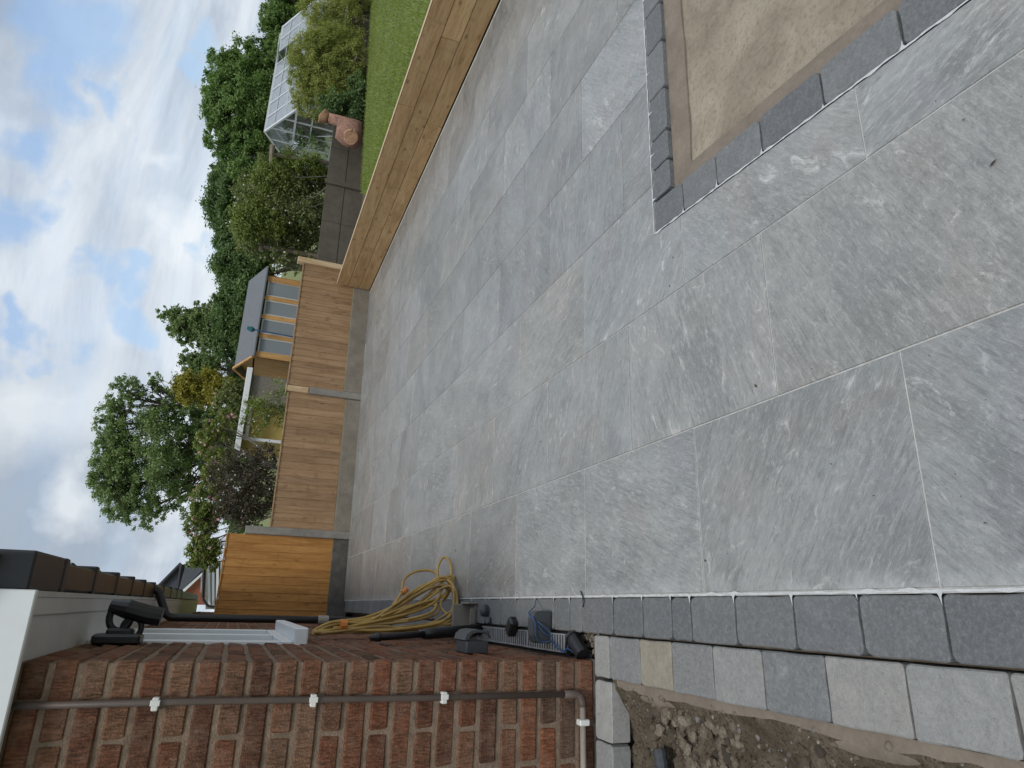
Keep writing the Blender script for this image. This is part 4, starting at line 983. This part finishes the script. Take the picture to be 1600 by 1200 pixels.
plant('oak_tree', 'large rounded green oak towering left of the greenhouse', 'tree', [(385, 170, 56, 70), (345, 150, 28, 42), (350, 110, 28, 34), (340, 180, 22, 26), (345, 215, 26, 30), (400, 230, 50, 44), (395, 110, 48, 40), (385, 260, 40, 30)], 24, 900, 90000, 0.055, LF_MID, None, .28, seed=12, clump=0.16, branches=.12)
plant('oak_tree', 'green tree behind the greenhouse at the right edge of the gardens', 'tree', [(440, 50, 30, 40), (455, 0, 34, 40), (425, 25, 18, 26), (410, 40, 12, 10), (440, 90, 30, 30), (400, 60, 8, 6)], 23, 500, 40000, 0.052, LF_MID, None, .2, seed=13, clump=0.18, branches=.2)
plant('oak_tree', 'green tree past the far end of the greenhouse', 'tree', [(450, -40, 40, 50), (425, -70, 30, 40)], 24, 160, 7000, .1, LF_MID, None, .2, seed=14, clump=.28, branches=.1)
# shrubs behind the fences
plant('flowering_shrub', 'big bushy shrub with pale flowers overhanging the dark fence', 'shrub', [(445, 335, 65, 60), (400, 300, 34, 36), (395, 370, 34, 34), (455, 270, 55, 30), (480, 380, 34, 30), (500, 350, 22, 40), (440, 395, 50, 24), (446, 418, 22, 13), (500, 280, 24, 26)], 12.4, 800, 60000, 0.022, LF_SHRUB, (7.6, 12.4, .0), .06, MBARKL, seed=21, clump=0.18, branches=.35, flowers=(LF_FLOW, 900, .02), dscale=.7, trunkname='stems')
plant('lime_shrub', 'fresh green climber at the top of the rustic arch beside the greenhouse', 'shrub', [(425, 280, 26, 30), (470, 255, 40, 18), (390, 340, 24, 40), (420, 350, 24, 30)], 11.95, 150, 16000, 0.024, LF_LIME, (8.3, 11.95, .0), .03, MBARKL, seed=22, clump=.3, branches=.2, dscale=.5, trunkname='stems')
plant('purple_shrub', 'dark purple leaved shrub hanging over the low brown panel', 'shrub', [(385, 770, 48, 44), (400, 720, 32, 30), (370, 805, 38, 20), (350, 740, 26, 34)], 11.9, 340, 9500, 0.022, LF_PURP, (2.0, 11.9, 0), .04, MBARKL, seed=23, clump=0.2, branches=1., flowers=(LF_FLOW, 160, .016), dscale=.7, trunkname='stems')
plant('green_shrub', 'loose green shrub with pink blooms rising above the purple shrub', 'shrub', [(330, 780, 28, 44), (315, 815, 26, 30), (345, 730, 24, 36), (330, 690, 22, 30), (322, 848, 18, 16), (345, 660, 22, 22)], 13.2, 380, 22000, 0.023, LF_LIME, (2.1, 13.2, 0), .05, MBARKL, seed=24, clump=0.18, branches=.45, flowers=(LF_PINK, 220, .035), dscale=.7, trunkname='stems')
plant('rose_bush', 'straggly rose bush in front of the yellow rendered wall', 'shrub', [(420, 640, 36, 24), (440, 610, 22, 16), (400, 655, 22, 22), (445, 665, 16, 24)], 11.6, 60, 2600, .02, LF_LIME, (3.7, 11.6, 0), .025, MBARKL, seed=25, clump=.3, branches=.8, flowers=(LF_FLOW, 120, .014), dscale=.7, trunkname='stems')
plant('leafy_shrub', 'grey green leafy shrub between the ash tree and the white fascia', 'shrub', [(358, 625, 22, 26), (365, 660, 20, 30), (350, 690, 26, 30), (372, 610, 14, 20)], 16.8, 140, 12000, 0.03, LF_SHRUB, (5.0, 16.8, 0), .05, MBARKL, seed=26, clump=.28, branches=.4, flowers=(LF_PINK, 60, .03), dscale=.7, trunkname='stems')
# conifers on the lawn edge
plant('conifer_bush', 'yellow green conifer bush in front of the greenhouse side', 'bush', [(500, 100, 46, 50), (476, 72, 22, 28), (474, 125, 22, 40), (520, 140, 46, 38), (492, 160, 34, 28), (545, 95, 28, 54), (515, 70, 40, 34)], 11.5, 850, 85000, .02, LF_CON, (10.5, 11.2, LZ - .05), .022, seed=31, clump=0.16, upright=.6, aspect=.32, branches=.08, dscale=.7, trunkname='stems', zmin=LZ)
plant('conifer_bush', 'golden conifer bush at the right end of the lawn', 'bush', [(520, 20, 50, 36), (550, -20, 40, 40), (505, 15, 18, 20), (545, 55, 30, 18)], 11.9, 480, 32000, 0.02, LF_CON, (12.0, 11.7, LZ - .05), .022, seed=32, clump=0.17, upright=.5, aspect=.32, branches=.08, dscale=.7, trunkname='stems', zmin=LZ)
plant('dark_shrub', 'dark green low shrub between the terracotta pots and the conifer bush', 'bush', [(535, 165, 32, 22), (550, 185, 20, 14), (520, 188, 12, 8), (560, 140, 14, 30)], 11.1, 140, 9000, .028, LF_DARK, (9.6, 11., LZ - .05), .03, seed=33, clump=.26, branches=.1, dscale=.8, trunkname='stems', zmin=LZ)

# rustic arch
ar = thing('rustic_arch', (8.3, 12.0, 0), 'rustic round-pole arch half buried in the flowering shrub', 'arch')
def pole(p, q, r, m=MLOG): b = MB(); p, q = Vector(p), Vector(q); b.tube([p, p.lerp(q, .33) + Vector((0, 0, .008)), p.lerp(q, .66) - Vector((0, 0, .006)), q], [r, r * .95, r * 1.03, r * .9], 8); return obj('pole', b, m, ar)
pole(at(426, 227, 11.8), at(424, 290, 12.0), .05); pole(at(421, 300, 12.3), at(408, 392, 12.3), .05); pole(at(432, 243, 11.9), tuple(at(560, 262, 11.9)), .045); pole(at(412, 385, 12.3), at(520, 405, 12.3), .045)

# ------------------------------------------------------------------ terracotta pots
A0 = at(568, 214, 10.95)
ch = thing('terracotta_chiminea', (A0.x, 10.95, LZ), 'reddish terracotta pot with open mouth standing at the lawn edge', 'pot')
cx, cy = A0.x, 10.95
b = MB(); pf = [(.15, 0), (.21, .03), (.255, .11), (.27, .2), (.25, .3), (.21, .38), (.17, .43), (.15, .46), (.12, .46)]
b.lathe(pf, (cx, cy, LZ - .02), 22, 1.0, .95)
b.v = [(x + .018 * noise.noise(Vector((x * 9, y * 9, z * 9))), y + .018 * noise.noise(Vector((x * 9, y * 9 + 5, z * 9))), z) for x, y, z in b.v]
obj('belly', b, MTERRA, ch, smooth=True)
b = MB(); d_ = Vector((-cx, -cy, 0)).normalized(); d_ = (d_ + Vector((-.35, 0, 0))).normalized(); s_ = Vector((-d_.y, d_.x, 0)); c0 = Vector((cx, cy, LZ + .17)) + d_ * .245
b.tube([c0 + s_ * math.cos(a) * .13 + Vector((0, 0, 1)) * math.sin(a) * .12 + d_ * .03 * math.cos(2 * a) for a in np.linspace(0, 2 * math.pi, 22)], .022, 8); obj('mouth_rim', b, MTERRAL, ch, smooth=True)
b = MB(); b.add([tuple(c0 + d_ * .028 + s_ * math.cos(a) * .125 + Vector((0, 0, 1)) * math.sin(a) * .115) for a in np.linspace(0, 2 * math.pi, 21)[:-1]], [tuple(range(20))]); obj('mouth', b, MTERRAL, ch)
B0 = at(508, 183, 11.0)
tp2 = thing('terracotta_planter', (B0.x, 11.0, B0.z - .12), 'pale orange clay planter tipped among the leaves above the terracotta pot', 'planter')
b = MB(); b.lathe([(.06, -.07), (.11, -.04), (.135, .03), (.145, .04), (.14, .055), (.115, .045), (.06, -.01)], (0, 0, 0), 20, 1.15, .8); mt = Matrix.Translation(B0) @ Matrix.Rotation(R(22), 4, 'Y') @ Matrix.Rotation(R(-12), 4, 'X'); b.v = [tuple(mt @ (Vector(v) + Vector((0, 0, .02 * noise.noise(Vector(v) * 12))))) for v in b.v]
obj('bowl', b, MTERRAL, tp2, smooth=True)
b = MB(); b.lathe([(.1, 0), (.11, .1), (.1, B0.z - LZ - .05)], (B0.x, 11.0, LZ - .01), 14); obj('stand', b, MTERRA, tp2, smooth=True)

# ------------------------------------------------------------------ greenhouse
Yf = 12.9
g0 = at(465, 171, Yf); g1 = at(489, 8, Yf)
gx0, gx1, ze = g0.x, g1.x + .1, (g0.z + g1.z) / 2
Yb = Yf + 2.1; Yr = (Yf + Yb) / 2; zr = ze + .62; zb = LZ - .1
gh = thing('greenhouse', (gx0, Yf, zb), 'aluminium framed greenhouse with dusty glass roof behind the bushes', 'greenhouse')
def bar(b, p, q, r=.016): b.tube([Vector(p), Vector(q)], r, 4)
b = MB()
bar(b, (gx0, Yf, ze), (gx1, Yf, ze), .03); bar(b, (gx0, Yb, ze), (gx1, Yb, ze), .03); bar(b, (gx0 - .02, Yr, zr), (gx1 + .02, Yr, zr), .035)
for x in (gx0, gx1):
    bar(b, (x, Yf, ze), (x, Yr, zr), .03); bar(b, (x, Yb, ze), (x, Yr, zr), .03); bar(b, (x, Yf, ze), (x, Yb, ze), .032)
    bar(b, (x, Yf, zb), (x, Yf, ze), .028); bar(b, (x, Yb, zb), (x, Yb, ze), .028); bar(b, (x, Yf, zb + .02), (x, Yb, zb + .02), .03)
bar(b, (gx0, Yf, zb + .02), (gx1, Yf, zb + .02), .03); bar(b, (gx0, Yb, zb + .02), (gx1, Yb, zb + .02), .03)
obj('frame', b, MALU, gh)
def gbar(p, q, r=.018):
    b = MB(); bar(b, p, q, r); obj('glazing_bar', b, MALU, gh)
nbay = 8
for i in range(1, nbay):
    x = gx0 + (gx1 - gx0) * i / nbay
    gbar((x, Yf, zb), (x, Yf, ze)); gbar((x, Yb, zb), (x, Yb, ze)); gbar((x, Yf, ze + .0), (x, Yr, zr)); gbar((x, Yb, ze), (x, Yr, zr))
for i in range(1, 5):
    y = Yf + (Yb - Yf) * i / 5; zt = ze + (zr - ze) * (1 - abs(y - Yr) / (Yr - Yf))
    for x in (gx0, gx1): gbar((x, y, zb), (x, y, zt), .02)
for q_ in (.36, .7): gbar((gx0, Yf + (Yr - Yf) * q_, ze + (zr - ze) * q_ + .01), (gx1, Yf + (Yr - Yf) * q_, ze + (zr - ze) * q_ + .01), .013)
for zz in (zb + .45, zb + .95):
    for x in (gx0, gx1): gbar((x, Yf, zz), (x, Yb, zz), .02)
    gbar((gx0, Yf, zz), (gx1, Yf, zz), .012)
gbar((gx0, Yf + .42, zb + .1), (gx0, Yf + .84, zb + 1.), .012)
for i in range(nbay):
    xa = gx0 + (gx1 - gx0) * i / nbay + .02; xb = gx0 + (gx1 - gx0) * (i + 1) / nbay - .02
    for (y0, z0, y1, z1, m) in ((Yf, ze + .012, Yr, zr - .01, MGLASSR), (Yb, ze + .012, Yr, zr - .01, MGLASSR), (Yf, zb + .03, Yf, ze - .03, MGLASS), (Yb, zb + .03, Yb, ze - .03, MGLASS)):
        lift = .0
        if i == 5 and y0 == Yf and y1 == Yr:
            b = MB(); b.quad((xa, Yf, z0), (xb, Yf, z0), (xb, Yf + .5, z0 + (zr - ze) * .5 / (Yr - Yf)), (xa, Yf + .5, z0 + (zr - ze) * .5 / (Yr - Yf))); obj('pane', b, m, gh)
            b = MB(); bar(b, (xa, Yf + .42, ze + .62), (xb, Yf + .42, ze + .62), .016); bar(b, (xa, Yr, zr), (xa, Yf + .42, ze + .62), .014); bar(b, (xb, Yr, zr), (xb, Yf + .42, ze + .62), .014); vv = obj('roof_vent', b, MALU, gh)
            b = MB(); b.quad((xa, Yr, zr), (xb, Yr, zr), (xb, Yf + .42, ze + .62), (xa, Yf + .42, ze + .62)); obj('pane', b, MGLASSR, vv); continue
        b = MB(); b.quad((xa, y0, z0), (xb, y0, z0), (xb, y1, z1), (xa, y1, z1)); obj('pane', b, m, gh)
for x in (gx0, gx1):
    for i in range(5):
        ya = Yf + (Yb - Yf) * i / 5 + .015; yb = Yf + (Yb - Yf) * (i + 1) / 5 - .015
        b = MB(); b.quad((x, ya, zb + .03), (x, yb, zb + .03), (x, yb, ze - .03), (x, ya, ze - .03)); obj('pane', b, MGLASS, gh)
    b = MB(); b.add([(x, Yf + .06, ze + .03), (x, Yb - .06, ze + .03), (x, Yr, zr - .04)], [(0, 1, 2)]); obj('pane', b, MGLASS, gh)
plant('greenhouse_plant', 'leafy plants growing inside the greenhouse', 'plant', [(480, 205, 34, 26), (470, 190, 30, 20), (495, 130, 24, 50), (495, 60, 24, 40)], Yf + 1.0, 160, 9000, .04, LF_DARK, (gx0 + .8, Yf + 1., zb), 0, seed=41, clump=.3)

# ------------------------------------------------------------------ summerhouse
SYf = 15.6
s0 = at(452, 557, SYf); s1 = at(440, 432, SYf)
sx0, sx1 = s0.x, s1.x; e0 = at(397, 560, SYf); e1 = at(410, 432, SYf); sze = (e0.z + e1.z) / 2 - .02
SYb = SYf + 1.9; SYr = SYf + .95; szr = sze + .36; sb = .0
sh = thing('summerhouse', (sx0, SYf, 0), 'timber summerhouse with grey felt roof and four big windows behind the fence', 'summerhouse')
b = MB(); lo = sze - .86
b.cbox(sx0, sx1, SYf, SYf + .05, sb, lo, .004); b.cbox(sx0, sx1, SYb - .05, SYb, sb, sze, .004); b.cbox(sx1 - .05, sx1, SYf + .052, SYb - .052, sb, sze, .004); b.cbox(sx0, sx0 + .05, SYf + .4, SYb - .052, sb, sze * .98, .004)
for x in (sx0, sx1 - .05): b.add([(x, SYf, sze), (x, SYb, sze), (x, SYr, szr), (x + .05, SYf, sze), (x + .05, SYb, sze), (x + .05, SYr, szr)], [(0, 1, 2), (5, 4, 3), (0, 2, 5, 3), (1, 4, 5, 2)])
obj('wall', b, MSHED, sh)
xs_ = [at(425, y, SYf).x for y in (557, 527, 497, 467, 437)]
for i, x in enumerate(xs_):
    b = MB(); w = .05 if 0 < i < 4 else .07; b.cbox(x - w, x + w, SYf - .035, SYf - .002, lo - .2, sze - .01, .005); obj('window_post', b, MSHED, sh)
b = MB(); b.cbox(sx0 - .05, sx1 + .05, SYf - .03, SYf + .02, sze - .07, sze + .0, .004); obj('eaves_board', b, MBLACK, sh)
for a, c in zip(xs_, xs_[1:]):
    b = MB(); b.cbox(a + .052, c - .052, SYf - .02, SYf + .02, lo, lo + .035, .004); b.cbox(a + .052, c - .052, SYf - .02, SYf + .02, sze - .11, sze - .075, .004)
    for q in (a + .052, c - .08): b.cbox(q, q + .028, SYf - .02, SYf + .02, lo + .036, sze - .112, .003)
    wdw = obj('window', b, MWHITED, sh); b = MB(); b.box(a + .08, c - .08, SYf - .002, SYf + .003, lo + .036, sze - .112); obj('pane', b, MGLASSS, wdw)
b = MB(); ov = .16
for (ya, yb) in ((SYf - .1, SYr), (SYb + .1, SYr)):
    k = (szr - sze) / (SYr - SYf); za = szr + .03 - k * abs(ya - SYr); zt = szr + .03
    b.add([(sx0 - ov, ya, za), (sx1 + ov, ya, za), (sx1 + ov, yb, zt), (sx0 - ov, yb, zt), (sx0 - ov, ya, za - .03), (sx1 + ov, ya, za - .03), (sx1 + ov, yb, zt - .03), (sx0 - ov, yb, zt - .03)], [(0, 1, 2, 3), (7, 6, 5, 4), (0, 4, 5, 1), (0, 3, 7, 4), (1, 5, 6, 2)])
obj('roof', b, MFELT, sh)
b = MB()
for yy in (SYf - .12, SYb + .12): b.tube([(sx0 - ov - .01, yy, sze - .0), (sx0 - ov - .01, SYr, szr + .05)], .035, 4)
obj('bargeboard', b, MSHED, sh)
b = MB()
for yy in (SYf + .09, SYf + .42): b.cbox(sx0 - .02, sx0 + .03, yy - .03, yy + .03, sb, sze, .004)
b.cbox(sx0 - .018, sx0 + .028, SYf + .125, SYf + .385, sze - .08, sze, .004); b.cbox(sx0 - .018, sx0 + .028, SYf + .125, SYf + .385, sb, .9, .004); obj('door_frame', b, MSHED, sh)
b = MB(); b.box(sx0, sx0 + .006, SYf + .125, SYf + .385, .9, sze - .085); obj('pane', b, MGLASS, sh)
b = MB(); b.cbox(sx0 + .2, sx0 + .55, SYf + .3, SYf + .7, 1.0, 1.3, .03); tag(obj('storage_tub', b, MWHITED), 'white tub seen through the left summerhouse window', 'tub')
b = MB(); b.cbox(sx0 + .1, sx1 - .1, SYf + .25, SYf + 1.4, .95, .99, .01); tag(obj('potting_bench', b, MALU), 'grey bench top seen through the summerhouse windows', 'bench')
b = MB(); b.box(sx0 + .06, sx1 - .06, SYb - .07, SYb - .055, .3, sze - .02); obj('added_pale_sheet', b, MWHITED, sh)  # pale sheet added inside so the windows look lighter
b = MB(); b.cbox(sx0 + .9, sx0 + 1.25, SYf + .2, SYf + .35, 1.0, 1.52, .02); b.cbox(sx0 + 1.32, sx0 + 1.4, SYf + .2, SYf + .3, 1.0, 1.7, .02); tag(obj('white_filler', b, MWHITED), 'white blocks added to lighten the middle summerhouse window', 'filler block')  # white blocks added close to the pane to brighten it
b = MB(); b.tube([(sx0 + 1.75, SYf + .15, 1.0), (sx0 + 2.05, SYf + .2, 1.75)], .012, 6); tag(obj('cane', b, MWHITE), 'thin white cane leaning behind the right summerhouse window', 'cane')
p_ = at(392, 517, SYf - .3)
ps = thing('parasol', (p_.x, SYf - .3, 0), 'closed teal parasol leaning at the summerhouse eaves', 'parasol')
b = MB(); b.tube([at(460, 527, SYf - .3) - Vector((0, 0, .9)), at(460, 527, SYf - .3), at(387, 513, SYf - .35)], .015, 6); obj('pole', b, MBLUE, ps)
b = MB(); q = at(398, 516, SYf - .3); q2 = at(386, 512, SYf - .35); b.tube([q, q.lerp(q2, .4), q2], [.03, .07, .03], 7); obj('cover', b, MTEAL, ps)

# ------------------------------------------------------------------ garage with white fascia, left of the summerhouse
GY = 14.4
ga = at(393, 580, GY); gb = at(368, 698, GY); zz = (ga.z + gb.z) / 2
gr_ = thing('garage', (gb.x, GY, 0), 'low pebbledashed garage with white fascia and yellow rendered bay', 'garage')
xm = at(410, 630, GY).x; xl = at(410, 682, GY).x; xr = at(410, 588, GY).x
b = MB(); b.box(xm, xr, GY, GY + 2.2, 0, zz - .05); obj('wall', b, MPEB, gr_)
b = MB(); b.box(xl, xm - .01, GY + .25, GY + 2.2, 0, zz - .05); obj('rendered_wall', b, MYEL, gr_)
b = MB(); b.cbox(gb.x - .1, ga.x + .05, GY - .1, GY - .06, zz - .06, zz + .05, .006); obj('fascia', b, MWHITE, gr_)
b = MB(); b.cbox(at(384, 680, GY).x, at(387, 628, GY).x, GY + .15, GY + .2, zz - .17, zz - .1, .006); obj('lintel', b, MWHITE, gr_)
b = MB(); b.box(gb.x - .05, ga.x, GY - .058, GY + 2.3, zz - .03, zz + .03); obj('roof', b, MFELT, gr_)
b = MB(); b.cbox(xl - .08, xl - .02, GY + .1, GY + .16, 0, zz - .1, .006); obj('post', b, MWHITE, gr_)

# ------------------------------------------------------------------ neighbour houses beyond the tall panel
HYn = 38.
nh = thing('brick_house', tuple(at(330, 905, HYn)), 'distant red brick gabled house with slate roof beyond the fence', 'house')
A_, B_, C_ = at(277, 929, HYn), at(321, 890, HYn), at(345, 935, HYn)
def tri3(pts, d, b): 
    n = len(pts); vs = [Vector(p) for p in pts] + [Vector(p) + Vector((0, d, 0)) for p in pts]
    b.add(vs, [tuple(range(n)), tuple(range(n, 2 * n))[::-1]] + [(i, (i + 1) % n, (i + 1) % n + n, i + n) for i in range(n)])
b = MB(); tri3([at(279, 929, HYn), at(321, 893, HYn), at(350, 890, HYn), at(350, 945, HYn), at(279, 945, HYn)], 6, b); obj('wall', b, MREDB, nh)
b = MB(); tri3([at(276, 930, HYn - .3), at(322, 889, HYn - .3), at(326, 889, HYn - .3), at(280, 932, HYn - .3)], .2, b); obj('bargeboard', b, MWHITE, nh)
b = MB(); tri3([at(289, 886, HYn + .1), at(320, 887, HYn - .05), at(277, 930, HYn - .05)], 5.5, b); obj('roof', b, MSLATE, nh)
b = MB(); tri3([at(246, 921, HYn + 1), at(284, 881, HYn + 1), at(289, 886, HYn + 1), at(279, 930, HYn + 1), at(262, 940, HYn + 1)], 5, b); rr_ = obj('roof', b, MSLATE, nh)
b = MB(); b.tube([at(246, 920, HYn + .9), at(284, 881, HYn + .9)], .13, 6); b.tube([at(285, 882, HYn + .8), at(278, 928, HYn + .8)], .12, 6); obj('ridge_tile', b, MBLACK, nh)
b = MB(); tri3([at(314, 899, HYn), at(314, 926, HYn), at(319, 926, HYn), at(319, 899, HYn)], -.1, b); obj('window', b, MWHITE, nh)
LYn = 20.
ln_ = thing('lean_to', tuple(at(345, 912, LYn)), 'white clad lean-to with long horizontal boards above the tall orange panel', 'lean-to')
for i, (xa, xb) in enumerate(((325, 329), (331, 335), (337, 341), (343, 348), (350, 355))):
    b = MB(); tri3([at(xa, 946, LYn), at(xa - 1 + i, 878, LYn), at(xb - 1 + i, 878, LYn), at(xb, 946, LYn)], .06, b); obj('cladding_board', b, MWHITE, ln_)
b = MB(); tri3([at(321, 952, LYn + .1), at(321, 876, LYn + .1), at(400, 876, LYn + .1), at(400, 952, LYn + .1)], 1.5, b); obj('wall', b, MCONC, ln_)
b = MB(); b.tube([at(317, 935, LYn - .1), at(320, 876, LYn - .1)], .05, 6); b.tube([at(317, 936, LYn - .1), at(325, 947, LYn - .1), at(335, 949, LYn - .1)], .04, 6); obj('gutter', b, MBLACK, ln_)
plant('garden_tree', 'small green tree peeping over the distant brick house', 'tree', [(300, 886, 10, 8), (308, 880, 12, 10)], 50, 40, 2500, .16, LF_MID, None, .2, seed=51, clump=.35)
plant('pink_rose', 'climbing rose with pink flowers over the corner of the tall panel', 'shrub', [(318, 862, 22, 20), (330, 880, 14, 14), (305, 850, 14, 10)], 12.6, 90, 6500, 0.022, LF_LIME, (1.2, 12.6, 0), .03, MBARKL, seed=52, clump=.3, branches=.8, flowers=(LF_PINK, 60, .035), dscale=.7, trunkname='stems')
plant('garden_hedge', 'long low hedge closing the gardens behind the summerhouse', 'hedge', [(385, 620, 24, 60), (385, 720, 24, 60), (385, 800, 24, 50), (405, 500, 20, 90), (425, 330, 26, 80)], 29, 260, 14000, .13, LF_DARK, None, 0, seed=53, clump=.3)
